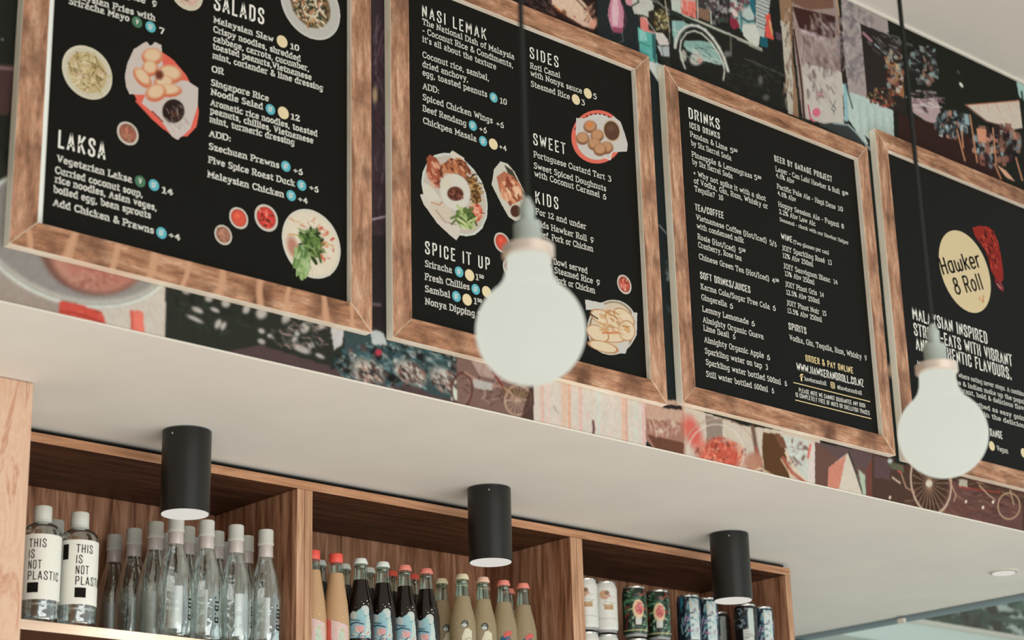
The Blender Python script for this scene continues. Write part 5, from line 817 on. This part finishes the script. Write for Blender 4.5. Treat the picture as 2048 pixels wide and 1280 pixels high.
# ---- board 3
T3 = .0113; A = .0108
lettering('heading', [('DRINKS', 1377, 235, 1439.5, 258.8, .0225, 'c', .9), ('ICED DRINKS', 1378.8, 255, 1439.5, 277.5, .0125, 'c', .9), ('TEA/COFFEE', 1390, 420, 1447, 437, .0135, 'c', .5), ('SOFT DRINKS/JUICES', 1400, 556.3, 1500.5, 586, .0140, 'c', .5), ('BEER BY GARAGE PROJECT', 1548.5, 321.6, 1663.8, 363.8, .0128, 'c', 1.0), ('WINE', 1562.2, 477.7, 1584.3, 485, .0128, 'c', .7), ('SPIRITS', 1577, 658, 1612.6, 668, .0140, 'c', .6)], M['ink'], p3, YP, TO)
lettering('menu_text', [('Pandan & Lime', 1380, 272.5, 1454.5, 302, T3), ('5^50^', 1460, 305, 1474.5, 309, T3), ('by Six Barrel Soda', 1382, 290, 1462.5, 321.3, T3), ('Pineapple & Lemongrass', 1383.3, 312.5, 1503.8, 357, T3), ('5^50^', 1508, 358.8, 1522, 363, T3), ('by Six Barrel Soda', 1384.3, 327.5, 1465, 357.5, T3),
    ('+ Why not spike it with a shot', 1386.3, 350, 1531.3, 402.5, T3), ('of Vodka, Gin, Rum, Whisky or', 1387.5, 365.5, 1535.5, 418, T3), ('Tequila?  10', 1388.8, 381.3, 1446.3, 401.3, T3)], M['ink'], p3, YP, TO)
lettering('menu_text', [('Vietnamese Coffee (Hot/Iced)', 1392, 438.8, 1533, 486.3, T3), ('5/6', 1538.8, 489, 1553, 494.5, T3), ('with condensed milk', 1393.3, 456.3, 1487.5, 486.3, T3), ('Rosie (Hot/Iced)', 1395, 477.5, 1470.8, 503.8, T3), ('5^50^', 1477, 505, 1490.5, 509, T3), ('Cranberry, Rose tea', 1396, 493.8, 1483, 522, T3), ('Chinese Green Tea (Hot/Iced)', 1397.5, 517.5, 1538, 562.5, T3), ('4^50^', 1543.8, 565, 1557.5, 569, T3)], M['ink'], p3, YP, TO)
lettering('menu_text', [('Karma Cola/Sugar Free Cola', 1401.3, 577.5, 1539.5, 618.8, T3), ('6', 1545, 620.5, 1551.5, 622, T3), ('Gingerella', 1402.5, 598.8, 1453.8, 613.8, T3), ('6', 1459, 616.3, 1466, 618, T3), ('Lemmy Lemonade', 1404.5, 622.5, 1497, 648.8, T3), ('6', 1502.5, 651.3, 1509.5, 653, T3),
    ('Almighty Organic Guava', 1405.5, 643.8, 1527, 678.8, T3), ('Lime Basil  6', 1406.8, 660.5, 1470.5, 678.8, T3), ('Almighty Organic Apple', 1408.3, 683.8, 1527.5, 716.3, T3), ('6', 1533.3, 718.8, 1540, 720.5, T3), ('Sparkling water on tap  3', 1409.5, 706.3, 1535.8, 740, T3), ('Sparkling water bottled 500ml  6', 1411.3, 728.8, 1573.8, 772.5, T3), ('Still water bottled 600ml  6', 1412, 752.5, 1548, 787, T3)], M['ink'], p3, YP, TO)
lettering('menu_text', [('Lager - Can Lah! Hawker & Roll', 1551, 341.7, 1679.2, 388, A), ('8^50^', 1684, 390.5, 1696, 394, A), ('4.6% Abv', 1552, 354.3, 1588, 368, A), ('Pacific Pale Ale - Hapi Daze', 1553.7, 376.5, 1670.8, 418.6, A), ('10', 1675.6, 420.2, 1686, 423.3, A), ('4.6% Abv', 1555.2, 390, 1591.7, 404, A), ('Hoppy Session Ale - Fugazi', 1556.5, 412.3, 1678, 454.5, A), ('8', 1682.4, 456, 1688, 457.7, A), ('2.2% Abv Low Alc', 1558, 427, 1630.7, 452.4, A), ('Seasonal - check with our Hawker Helper', 1559, 441.8, 1696.7, 489.3, .0080)], M['ink'], p3, YP, TO)
lettering('menu_text', [('(Two glasses per can)', 1586.4, 487.2, 1657.5, 509.3, .0085), ('JOIY Sparkling Ros\u00e9  13', 1563.9, 499.8, 1663.4, 530.4, A), ('12% Abv 250ml', 1565.3, 514.6, 1626, 533.6, A), ('JOIY Sauvignon Blanc  14', 1566.8, 535.7, 1675, 569.5, A), ('13% Abv 250ml', 1569.5, 550.7, 1628.6, 569.5, A), ('JOIY Pinot Gris  14', 1570.4, 572.3, 1647.7, 594.8, A), ('12.5% Abv 250ml', 1572.3, 588.4, 1639, 607.5, A), ('JOIY Pinot Noir  15', 1573.2, 609.7, 1652.5, 632.2, A), ('13.5% Abv 250ml', 1574.6, 625.2, 1643.5, 644, A), ('Vodka, Gin, Tequila, Rum, Whisky  9', 1578.8, 679.8, 1733.5, 721.4, T3)], M['ink'], p3, YP, TO)
lettering('web_address', [('WWW.HAWKERANDROLL.CO.NZ', 1593.4, 739.7, 1727, 773.4, .0155, 'c', .2), ('hawkerandroll', 1609, 760.8, 1652.5, 771, .0085), ('@hawkerandroll', 1674.4, 777.6, 1723.4, 789.7, .0085)], M['ink'], p3, YP, TO)
lettering('heading', [('ORDER & PAY ONLINE', 1610.9, 721.4, 1706, 746.7, .0130, 'c', .8), ('f', 1600, 761, 1607, 763, .0150, 'c')], M['yink'], p3, YP, TO)
lettering('notice', [('PLEASE NOTE WE CANNOT GUARANTEE ANY DISH', 1597.6, 784, 1730.4, 815.6, .0088, 'n', .3), ('IS COMPLETELY FREE OF NUTS OR SHELLFISH TRACES', 1591, 793, 1739, 830.2, .0088, 'n', .3)], M['ink'], p3, YP, TO)
V, Fc = [], []
for x0, y0, x1, y1 in ((1586.4, 765, 1739.7, 803.5), (1590, 800, 1742, 837.5)):
    a = on_y(x0, y0, YP); b = on_y(x1, y1, YP); h = .0009; n = len(V); V += [(a[0], YP-TO, a[2]-h), (b[0], YP-TO, b[2]-h), (b[0], YP-TO, b[2]+h), (a[0], YP-TO, a[2]+h)]; Fc.append((n, n+1, n+2, n+3))
mesh('rule', V, Fc, M['yink'], p3)
c = on_y(1665, 770.6, YP); V, Fc = [], []
def rrect(cx, cz, s, r, n=5):
    o = []
    for sx, sz, a0 in ((1, 1, 0), (-1, 1, 90), (-1, -1, 180), (1, -1, 270)):
        for k in range(n+1): a = math.radians(a0+90*k/n); o.append(np.array([cx+sx*(s-r)+r*math.cos(a), cz+sz*(s-r)+r*math.sin(a)]))
    return o
for P, h in ((rrect(0, 0, .0062, .0022), .0009), ([np.array([.003*math.cos(k*.524), .003*math.sin(k*.524)]) for k in range(12)], .0008)):
    v, f = ribbon(P, True, h); n = len(V); V += [(c[0]+q[0], YP-TO, c[2]+q[1]) for q in v]; Fc += [tuple(n+i for i in t) for t in f]
mesh('camera_icon', V, Fc, M['yink'], p3)
# ---- board 4
def emblem(P):
    P.ell(0, 0, 1, 1, (224, 204, 162), 0, 1, .008); P.bits(8, .55, -.55, .1, .12, .05, .05, [(214, 150, 96), (200, 120, 80)], None, .7, random.Random(3))
def spice(P):
    q = crop(1780, 400, 4.265); rr = random.Random(23)
    P.poly(q((700, 235), (760, 218), (830, 225), (885, 265), (920, 350), (945, 460), (965, 590), (968, 680), (945, 705), (905, 690), (885, 640), (860, 600), (840, 500), (790, 400), (725, 310)), (150, 44, 36)); P.bits(150, 1978, 495, 20, 44, 8, 3, [(190, 66, 50), (90, 26, 22), (206, 90, 66), (60, 20, 18), (160, 40, 36)], 60, .9, rr)
    P.a[:] = 0; P.poly(q((700, 235), (760, 218), (830, 225), (885, 265), (920, 350), (945, 460), (965, 590), (968, 680), (945, 705), (905, 690), (885, 640), (860, 600), (840, 500), (790, 400), (725, 310)), (150, 44, 36), .15)
    i = np.zeros_like(P.a); P.a[:] = 0; P.c2 = P.c.copy()
    P.poly(q((700, 235), (760, 218), (830, 225), (885, 265), (920, 350), (945, 460), (965, 590), (968, 680), (945, 705), (905, 690), (885, 640), (860, 600), (840, 500), (790, 400), (725, 310)), (0, 0, 0)); P.c = P.c2
    P.path(q((900, 690), (925, 735), (960, 775)), 7, (120, 40, 44)); P.path(q((935, 700), (962, 755)), 6, (150, 60, 66)); P.path(q((915, 715), (945, 755)), 2, (206, 160, 160))
px_pic(1940, 448, 2012, 590, p4, spice)
disc_pic(1930, 543, .1035, p4, emblem, 'round_emblem', pad=1.02)
def tilt_text(txt, x0, y0, x1, y1, cap, font, mat, parent, off, hw=None, track=0):
    a = on_y(x0, y0, YP); b = on_y(x1, y1, YP); g, f, w = text_geo(txt, font, track, hw); d = (b-a)/w; up = np.array([-d[2], 0, d[0]]); up /= np.linalg.norm(up)
    return [(*(a+d*q[0]+up*q[1]*cap/10)[[0]], YP-off, (a+d*q[0]+up*q[1]*cap/10)[2]) for q in g], f
V, Fc = [], []
for a in (('Hawker', 1885, 549, 1963, 533.2, .0385), ('& Roll', 1911.3, 589, 1968, 577.5, .0385)):
    v, f = tilt_text(*a, 'l', None, None, .0009, hw=.62); n = len(V); V += v; Fc += [tuple(n+i for i in t) for t in f]
mesh('emblem_lettering', V, Fc, M['black'], p4)
lettering('heading', [('MALAYSIAN INSPIRED', 1825, 637, 1975.2, 687.4, .0275, 'c', .5), ('STREET-EATS WITH VIBRANT', 1828, 669, 2024.6, 732.7, .0275, 'c', .5), ('AND AUTHENTIC FLAVOURS.', 1832, 698.2, 2023.3, 759.3, .0275, 'c', .5), ('DIETARY RANGE', 1944, 862, 2004.7, 877.6, .0165, 'c', .5)], M['ink'], p4, YP, TO)
T4 = .0105
lettering('menu_text', [('Malaysia - a country where eating never stops. A combination', 1834.6, 730, 2064, 797, T4), ('of Malay, Chinese & Indian make up the popular', 1837, 746, 2060, 811, T4), ('and a burst of vibrant, bold & delicious flavours', 1838.6, 760.6, 2066, 826, T4), ('It is often best described as easy going,', 1841, 780.6, 2058, 844, T4), ('as it comes through in the delicious', 1843, 796, 2056, 858, T4), ('Vegan', 1993.6, 901, 2016, 907, .0115)], M['ink'], p4, YP, TO)
badges([(1983.5, 892, .0115, 'y'), (2047, 906, .0115, 'y')], p4)

# ================================================================== SHELVING
sh = empty('shelving_unit', (2.7, YC, FLOOR), 'walnut brown open shelving under the soffit holding bottles and cans', 'shelving')
XL, XR, YB = 1.585, 3.770, 3.405; ZT0, ZT1 = .9705, .9885; ZSH = .649
W2 = [M['walnut_z'], M['edge_z']]; Wx = [M['walnut_x_shaded'], M['edge_x']]; FR = [0, 0, 1, 0, 0, 0]
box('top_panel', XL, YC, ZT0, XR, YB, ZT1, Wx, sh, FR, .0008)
box('back_panel', XL, YB, FLOOR+.1, XR, YB+.012, ZT1, M['walnut_z'], sh, None, 0)
box('side_panel', XL-.018, YC, FLOOR, XL, YB+.012, ZT1, W2, sh, FR, .0008); box('side_panel', 3.751, YC, FLOOR, XR, YB, ZT0-.0003, W2, sh, FR, .0008)
for a, bnd, c in ((2.2665, 2.2855, 2.3045), (3.0165, 3.0350, 3.0535)):
    box('divider', a, YC, FLOOR+.1, bnd-.0005, YB, ZT0-.0003, W2, sh, FR, .0006); box('divider', bnd+.0005, YC, FLOOR+.1, c, YB, ZT0-.0003, W2, sh, FR, .0006)
for x0, x1 in ((XL, 2.2665), (2.3045, 3.0165), (3.0535, 3.751)):
    for zz in (ZSH, .20, -.25): box('shelf', x0+.0003, YC, zz-.018, x1-.0003, YB, zz, [M['walnut_x_shaded'], M['pale_x']], sh, FR, .0008)
box('plinth', XL, YC+.04, FLOOR, XR, YC+.06, FLOOR+.1, M['walnut_x_shaded'], sh, None, 0)
box('shadow_line_strip', XL, YC+.02, ZT1, XR, YC+.03, ZS-.0008, M['backing'], sh, None, 0)  # dark strip standing in for the shadow line between top panel and soffit
tp = box('timber_post', 1.38, 2.883, FLOOR, 1.552, 3.02, ZS-.0006, M['pine'], None, None, .003, at=(1.466, 2.95, FLOOR))
tag(tp, 'pale pine timber post with wavy grain at the far left under the soffit', 'post')

# ================================================================== BOTTLES AND CANS
def face_ang(x, y): return math.atan2(-y, -x)
def copy_tree(o, parent=None):
    c = o.copy(); C.objects.link(c); c.parent = parent
    for ch in o.children: copy_tree(ch, c)
    return c
def place(proto, x, y, z, label, used, turn=0.0):
    o = proto if not used.get(proto.name) else copy_tree(proto); used[proto.name] = 1
    o.location = (x, y, z); o.rotation_euler = (0, 0, face_ang(x, y)+math.pi/2+turn); o['label'] = label; return o
USED = {}
def cyl_fn(R, off=.0004):
    """label surface: front of the bottle is local -y; u is arc metres to the right seen from the front"""
    return lambda u, w: ((R(w)+off)*math.sin(u/R(w)), -(R(w)+off)*math.cos(u/R(w)), w)
def interp(prof):
    zs = [p[1] for p in prof]; rs = [p[0] for p in prof]; return lambda z: float(np.interp(z, zs, rs))
def patch(name, R, u0, u1, w0, w1, mat, parent, n=24, m=6, off=.0004):
    fn = cyl_fn(R, off); V = [fn(u0+(u1-u0)*i/n, w0+(w1-w0)*j/m) for j in range(m+1) for i in range(n+1)]
    return mesh(name, V, [(j*(n+1)+i, j*(n+1)+i+1, (j+1)*(n+1)+i+1, (j+1)*(n+1)+i) for j in range(m) for i in range(n)], mat, parent, smooth=True)
def pic_patch(name, R, u0, u1, w0, w1, paint, parent, mat, step=.0011, off=.0004):
    X, Z = np.meshgrid(np.arange(u0, u1+step, step), np.arange(w0, w1+step, step)); P = Pic(X*1000, Z*1000, (0, 0, 0), 0.0); paint(P)
    rr = np.interp(Z, *[np.array(q) for q in zip(*[(p[1], p[0]) for p in R])])+off; pos = np.stack([rr*np.sin(X/rr), -rr*np.cos(X/rr), Z], -1)
    o = P.build(name, pos, mat, parent); return o
# ---- white-capped water bottles with THIS IS NOT PLASTIC labels
def paper_bottle(shift):
    d = empty('water_bottle', (0, 0, 0), '', 'bottle', 'white capped water bottles with lettered labels')
    prof = [(.030, 0), (.034, .003), (.0358, .012), (.0352, .022), (.0358, .03), (.0358, .163), (.034, .171), (.028, .178), (.018, .183), (.0155, .186)]
    lathe('bottle_body', prof, M['pet'], d, 48)
    lathe('cap', [(.0150, .184), (.0168, .186), (.0168, .189), (.0160, .1895), (.0166, .191), (.0166, .212), (.0155, .215)], M['cap'], d, 48)
    R = interp(prof); lb = patch('label', R, -.060, .060, .040, .158, M['labelw'], d, 40, 4); fn = cyl_fn(R, .0008)
    for k, (tx, wd) in enumerate((('THIS', .031), ('IS', .0115), ('NOT', .024), ('PLASTIC', .060))): text_on('label_lettering', tx, fn, shift, .134-.0195*k, .0145, M['black'], lb, 'n', wd, .6, .55)
    q = patch('block_mark', R, shift, shift+.020, .052, .070, M['black'], lb, 8, 2, .0008)
    patch('side_mark', R, shift-.026, shift-.014, .122, .150, M['black'], lb, 6, 2, .0008); patch('water_line', R, -.04, .04, .030, .034, M['labelclear'], d, 20, 1)
    return d
wa = paper_bottle(-.022); wb = paper_bottle(-.004)
ZB = ZSH+.0005
place(wa, 1.731, 3.157, ZB, 'water bottle with black THIS IS NOT lettering beside the pale post, front row', USED)
place(wb, 1.809, 3.160, ZB, 'white labelled water bottle in the front row, next to the clear glass-like bottles', USED)
place(wa, 1.803, 3.240, ZB, 'white capped water bottle standing behind between the two front white labelled ones', USED, .3)
place(wb, 1.722, 3.238, ZB, 'white capped water bottle mostly hidden behind the pale post', USED, -.2)
# ---- clear sparkling water bottles
prof_s = [(.022, 0), (.029, .003), (.0322, .012), (.0330, .030), (.0324, .060), (.0330, .095), (.0318, .112), (.0285, .130), (.0240, .148), (.0192, .163), (.0160, .174), (.0146, .182)]
def spark():
    d = empty('sparkling_bottle', (0, 0, 0), '', 'bottle', 'clear sparkling water bottles with grey caps')
    lathe('bottle_body', prof_s, M['pet'], d, 60, wob=lambda a, z: 1+(.05*math.cos(5*a) if z < .02 else 0)+.006*math.sin(z*420)*(z < .11))
    lathe('neck_sleeve', [(.0146, .180), (.0150, .181), (.0145, .199), (.0138, .205)], M['sleeve'], d, 36)
    lathe('cap', [(.0138, .2045), (.0158, .2055), (.0160, .209), (.0152, .2105), (.0152, .233), (.0142, .2362)], M['cap'], d, 40)
    R = interp(prof_s); lb = patch('label', R, -.013, .013, .016, .096, M['labelclear'], d, 14, 8)
    fn = cyl_fn(R, .0008); text_on('label_lettering', 'C.CI.', lambda u, w: fn(u, w), .0285, .034, .008, M['black'], d, 'n', .05, .8, .7, True)
    return d
sp = spark()
cols = [(2.012, 4), (2.081, 3), (2.149, 3), (2.2195, 3)]
nm = ['first', 'second', 'third', 'last']
for ci, (x, n) in enumerate(cols):
    for r in range(n):
        where = ['front row', 'second row', 'third row', 'back row'][r]
        side = ['nearest the white labelled bottles', 'second from the white labelled bottles', 'second from the divider', 'next to the wooden divider'][ci]
        place(sp, x-.003*r*(ci == 0)+(.002 if ci else 0)*0, 3.1535+[0, .067, .140, .2075][r], ZB, 'clear sparkling water bottle, %s, column %s' % (where, side), USED, [.1, -.25, .4, -.1][(ci+r) % 4])
# ---- cola / lemonade bottles with crown caps
prof_c = [(.024, 0), (.0268, .003), (.0279, .012), (.0279, .085), (.0272, .105), (.0235, .125), (.0185, .145), (.0150, .164), (.0132, .180), (.0124, .192), (.0124, .198)]
def cut(prof, z0, z1):
    R = interp(prof); return [(R(z0), z0)]+[p for p in prof if z0 < p[1] < z1]+[(R(z1), z1)]
def cola_art(P):
    rr = random.Random(31)
    P.poly([(-26, 42), (26, 42), (24, 70), (20, 96), (14, 107), (6, 108), (-1, 98), (-8, 96), (-15, 98), (-22, 86)], (150, 196, 206))
    P.ell(12, 98, 9, 11, (204, 216, 208), 0, 1, .06); P.ell(-14, 88, 9, 9, (196, 208, 202), 0, 1, .06); P.ell(2, 92, 8, 9, (160, 204, 210), 0, 1, .1); P.path([(-22, 82), (-12, 79), (0, 77)], 2.2, (34, 60, 76)); P.path([(10, 88), (18, 84)], 1.6, (60, 100, 116)); P.poly([(-10, 54), (8, 52), (10, 66), (-8, 68)], (226, 170, 168)); P.poly([(12, 48), (24, 46), (22, 88), (14, 86)], (196, 214, 206)); P.path([(-24, 70), (-8, 74), (8, 70)], 3, (40, 60, 80))
    P.bits(22, 0, 50, 22, 7, 9, 2.2, [(228, 226, 216), (206, 110, 96), (40, 56, 70), (228, 226, 216)], None, .9, rr)
    for x, y, s in ((8, 112, 2.2), (16, 118, 2), (19, 112, 1.6), (4, 116, 1.2), (-8, 104, 1.4), (22, 122, 1.2)): P.ell(x, y, s, s, (224, 226, 214), 0, 1, .3)
def lemon_art(P):
    P.ell(4, 98, 8, 8, (34, 36, 36), 0, 1, .05); P.ell(3, 97, 6, 6, (206, 214, 206), 0, 1, .08); P.path([(-3, 99), (3, 101), (9, 98)], 2.4, (34, 36, 36)); P.poly([(-4, 42), (20, 42), (20, 84), (12, 90), (4, 88), (-4, 70)], (222, 218, 190)); P.bits(14, 8, 60, 10, 14, 7, 1.6, [(150, 130, 76), (90, 80, 60), (230, 226, 206)], 0, .8, random.Random(8))
    for x, y in ((-14, 100), (-18, 92), (16, 104), (-10, 86)): P.ell(x, y, 1.4, 1.6, (226, 220, 196), 0, 1, .3)
def ginger_art(P):
    P.poly([(-10, 42), (24, 42), (22, 70), (16, 84), (6, 88), (-4, 80), (-8, 64)], (40, 96, 132)); P.poly([(2, 80), (18, 84), (24, 92), (14, 96), (4, 90)], (214, 96, 86)); P.bits(26, 6, 64, 14, 20, 8, 2.4, [(226, 150, 146), (30, 60, 90), (56, 130, 150), (206, 80, 76), (226, 220, 206)], None, .9, random.Random(10))
    for x, y in ((-8, 96), (4, 102), (-14, 86), (12, 100)): P.ell(x, y, 1.5, 1.6, (226, 220, 206), 0, 1, .3)
def soda(cap, liquid, art, name, cat, group, ztop=.164):
    d = empty(name, (0, 0, 0), '', cat, group)
    lathe('drink', cut(prof_c, 0, ztop), M[liquid], d, 44); lathe('glass_neck', cut(prof_c, ztop+.0003, .198), M['neckglass'], d, 36); lathe('finish_ring', [(.0124, .189), (.0136, .191), (.0124, .193)], M['neckglass'], d, 30)
    lathe('crown_cap', [(.0142, .1975), (.0146, .199), (.0134, .205), (.0120, .2085), (.004, .2095)], M[cap], d, 42, wob=lambda a, z: 1+(.035*math.cos(21*a) if z < .200 else 0))
    if art: pic_patch('label', prof_c, -.028, .028, .040, .126, art, d, M['label'], .0012)
    return d
G1, G2 = 'dark cola bottles on the middle shelf', 'pale lemonade bottles on the middle shelf'
kinds = {k: soda(k2, 'cola', cola_art, 'cola_bottle', 'bottle', G1) for k, k2 in (('cw', 'whitecap'), ('cp', 'pink'), ('cr', 'red'))}
kinds.update({'lc': soda('creamcap', 'lemon', lemon_art, 'lemonade_bottle', 'bottle', G2, .160), 'lp': soda('peach', 'lemon', lemon_art, 'lemonade_bottle', 'bottle', G2, .160), 'lg': soda('pink', 'lemon', ginger_art, 'lemonade_bottle', 'bottle', G2, .160)})
YB2 = 3.157; dz = 0
front = [('cw', 2.460-.002, 'dark cola bottle with white crown cap, front row, next to the red capped juice bottle'), ('cw', 2.516, 'dark cola bottle with white crown cap, front row, left of the pink capped ones'),
         ('cp', 2.574, 'dark cola bottle with pink crown cap, front row, beside a white capped one'), ('cp', 2.632, 'dark cola bottle with pink crown cap, front row, nearest the lemonade bottles'),
         ('lc', 2.7315, 'pale lemonade bottle with cream cap, front row, left of the middle downlight'), ('lp', 2.7905, 'pale lemonade bottle with peach cap, front row, just under the middle downlight'),
         ('lg', 2.850, 'pale bottle with pink cap and blue label, front row, right of the middle downlight'), ('lg', 2.907, 'pale bottle with pink cap and blue label, front row, nearest the wooden divider')]
back = [('cw', 2.3995, 'dark bottle with white crown cap half hidden behind the juice bottle'), ('cw', 2.463, 'dark bottle with white cap in the second row behind the first two colas'), ('cw', 2.527, 'dark bottle with white crown cap, second row, between two white capped colas'),
        ('cr', 2.587, 'dark bottle with red crown cap in the second row between white and pink capped colas'), ('cr', 2.646, 'dark bottle with red crown cap, second row, between the two pink capped colas'),
        ('lc', 2.726, 'lemonade bottle with cream cap, second row, right of the colas'), ('lc', 2.784, 'lemonade bottle with cream cap half hidden, second row'), ('lp', 2.846, 'lemonade bottle with peach cap half hidden in the second row under the middle downlight'), ('lg', 2.920, 'pink capped bottle in the second row near the divider')]
for k, x, l in front: place(kinds[k], x, YB2, ZB, l, USED, random.uniform(-.2, .2))
for k, x, l in back: place(kinds[k], x, YB2+.062, ZB, l, USED, random.uniform(-.3, .3))
prof_j = [(.024, 0), (.0272, .004), (.0279, .012), (.0279, .045), (.0272, .075), (.0240, .110), (.0185, .145), (.0150, .170), (.0140, .182), (.0130, .196)]
def juice(cap, label):
    d = empty('juice_bottle', (0, 0, 0), label, 'bottle', 'juice bottles with screw caps')
    lathe('drink', cut(prof_j, 0, .170), M['juice'], d, 44); lathe('glass_neck', cut(prof_j, .1703, .196), M['neckglass'], d, 36)
    lathe('screw_cap', [(.0136, .192), (.0142, .193), (.0142, .209), (.0132, .2105)], M[cap], d, 40)
    def art(P):
        P.poly([(-30, 20), (32, 20), (30, 62), (-27, 78), (-29, 60)], (226, 196, 190)); P.poly([(-30, 20), (-8, 20), (-10, 72), (-28, 78)], (226, 110, 96)); P.poly([(4, 24), (20, 26), (16, 60), (8, 52)], (190, 214, 190)); P.bits(12, 10, 44, 14, 12, 8, 2, [(206, 130, 120), (230, 222, 214), (214, 170, 110)], None, .8, random.Random(4))
        P.ell(20, 92, 2.4, 3, (226, 196, 176), 0, 1, .3); P.ell(14, 78, 3, 3.4, (230, 200, 140), 0, 1, .3)
    pic_patch('label', prof_j, -.032, .032, .018, .100, art, d, M['label'], .0013)
    return d
ja = juice('red', ''); 
place(ja, 2.399-.004, YB2, ZB, 'amber juice bottle with red screw cap, front row, tallest looking', USED)
place(ja, 2.3375, YB2, ZB, 'juice bottle with red screw cap, cut by the wooden divider', USED)
place(ja, 2.3345, YB2+.066, ZB, 'juice bottle with red cap behind, next to the divider', USED)

# ---- cans
CR_, CH = .0285, .1195
prof_k = [(.0235, 0), (.0250, .002), (.0285, .010), (.0285, .1000), (.0262, .1085), (.0250, .1120)]
def white_art(P):
    P.poly([(-89, 6), (89, 6), (89, 112), (-89, 112)], (222, 222, 214)); P.mottle(.02, (8, 20)); P.ell(-4, 84, 12, 10, (196, 146, 110), 0, .9, .15); P.ell(2, 88, 5, 5, (120, 86, 50), 0, .9, .3); P.poly([(-6, 50), (16, 50), (16, 62), (-6, 62)], (180, 142, 96)); P.bits(20, 2, 70, 14, 16, 8, 2, [(150, 160, 150), (190, 130, 110), (206, 200, 184)], 0, .8, random.Random(3)); P.ell(-50, 70, 14, 20, (176, 196, 180), 0, .6, .3); P.path([(-89, 30), (89, 30)], 2, (176, 178, 172))
def green_art(P):
    rr = random.Random(7); P.poly([(-89, 6), (89, 6), (89, 112), (-89, 112)], (26, 44, 32)); P.bits(260, 0, 62, 88, 46, 12, 5, [(50, 100, 66), (120, 168, 130), (24, 40, 28), (36, 76, 50), (176, 200, 176), (70, 120, 80), (180, 50, 50)], None, .85, rr)
    P.ell(6, 62, 14, 22, (226, 200, 160), 0, 1, .05); P.ell(8, 64, 10, 15, (214, 110, 104), 0, 1, .1); P.bits(10, 8, 64, 7, 11, 5, 3, [(150, 50, 56), (230, 170, 150)], None, .9, rr); P.poly([(-2, 26), (12, 26), (12, 42), (-2, 42)], (206, 206, 200)); P.path([(-18, 60), (-6, 64), (2, 74)], 2.4, (226, 206, 150)); P.path([(-89, 14), (89, 14)], 3, (206, 196, 140))
def blue_art(P):
    rr = random.Random(9); P.poly([(-89, 6), (89, 6), (89, 112), (-89, 112)], (20, 34, 44)); P.bits(150, 0, 62, 88, 46, 18, 5, [(26, 110, 140), (160, 196, 200), (14, 20, 26), (60, 140, 156), (150, 110, 150), (24, 60, 80)], 80, .85, rr); P.poly([(-6, 10), (20, 10), (20, 106), (-6, 106)], (206, 220, 216)); P.bits(40, 6, 60, 16, 44, 12, 3, [(120, 180, 190), (226, 200, 160), (60, 70, 80), (190, 120, 160), (224, 228, 222)], None, .8, rr)
def dark_art(P):
    rr = random.Random(13); P.poly([(-89, 6), (89, 6), (89, 112), (-89, 112)], (24, 24, 26)); P.bits(60, -10, 78, 40, 26, 12, 4, [(170, 190, 196), (40, 90, 110), (16, 16, 18), (90, 96, 100)], None, .85, rr); P.poly([(-10, 14), (18, 14), (20, 52), (-8, 54)], (206, 210, 202)); P.bits(14, 4, 34, 12, 14, 10, 1.6, [(120, 124, 122)], 0, .8, rr); P.poly([(4, 52), (20, 50), (20, 104), (6, 104)], (200, 212, 206))
def can(art, grp):
    d = empty('drink_can', (0, 0, 0), '', 'can', grp)
    pic_patch('printed_body', prof_k, -.0895, .0895, .0, .112, lambda P: (P.poly([(-91, -1), (91, -1), (91, 114), (-91, 114)], (150, 150, 150)), art(P)), d, M['can'], .0017, 0)
    lathe('lid', [(.0248, .1105), (.0262, .1135), (.0262, .1155), (.0248, .1158), (.0244, .1138), (.0238, .1130)], M['steel'], d, 44); lathe('base', [(.0215, -.0005), (.0236, .0012)], M['steel'], d, 32)
    tabv, tabf = boxg(-.004, -.011, .1131, .004, .008, .1139); mesh('pull_tab', tabv, tabf, M['steel'], d)
    return d
g3 = 'cans stacked on the right shelf'
cw, cg, cb, ck = can(white_art, g3), can(green_art, g3), can(blue_art, g3), can(dark_art, g3)
stack = [(cw, 3.087, 3.147, 'white can with tan emblem beside the wooden divider'), (cw, 3.149, 3.147, 'white can with tan emblem next to the green cans'), (cg, 3.245, 3.147, 'green patterned can nearest the white cans'), (cg, 3.3225, 3.147, 'green patterned can beside the blue cans'),
         (cb, 3.4265, 3.147, 'blue and pale can left of the right downlight'), (cb, 3.4880, 3.147, 'blue and pale can hidden partly by the right downlight'), (ck, 3.628, 3.147, 'black can with pale panel right of the downlight'), (cb, 3.690, 3.1485, 'blue and pale can beside the right side panel')]
stack2 = [(ck, 3.185, 3.213, 'dark can behind between white and green cans'), (ck, 3.375, 3.213, 'dark can behind between green and blue cans'), (ck, 3.655, 3.258, 'dark can at the back near the right side panel')]
LIFT = .1205
for p, x, y, l in stack+stack2:
    for lev, tx in ((0, 'lower'), (1, 'upper')):
        place(p, x, y, ZB+lev*LIFT, l+(', bottom of its stack' if lev == 0 else ', top of its stack'), USED, random.uniform(-.15, .15)+(.35 if p is cb else 0))
# ------------------------------------------------------------------ lift everything so that the floor is at z = 0
for o in list(C.objects):
    if o.parent is None: o.location.z += -FLOOR
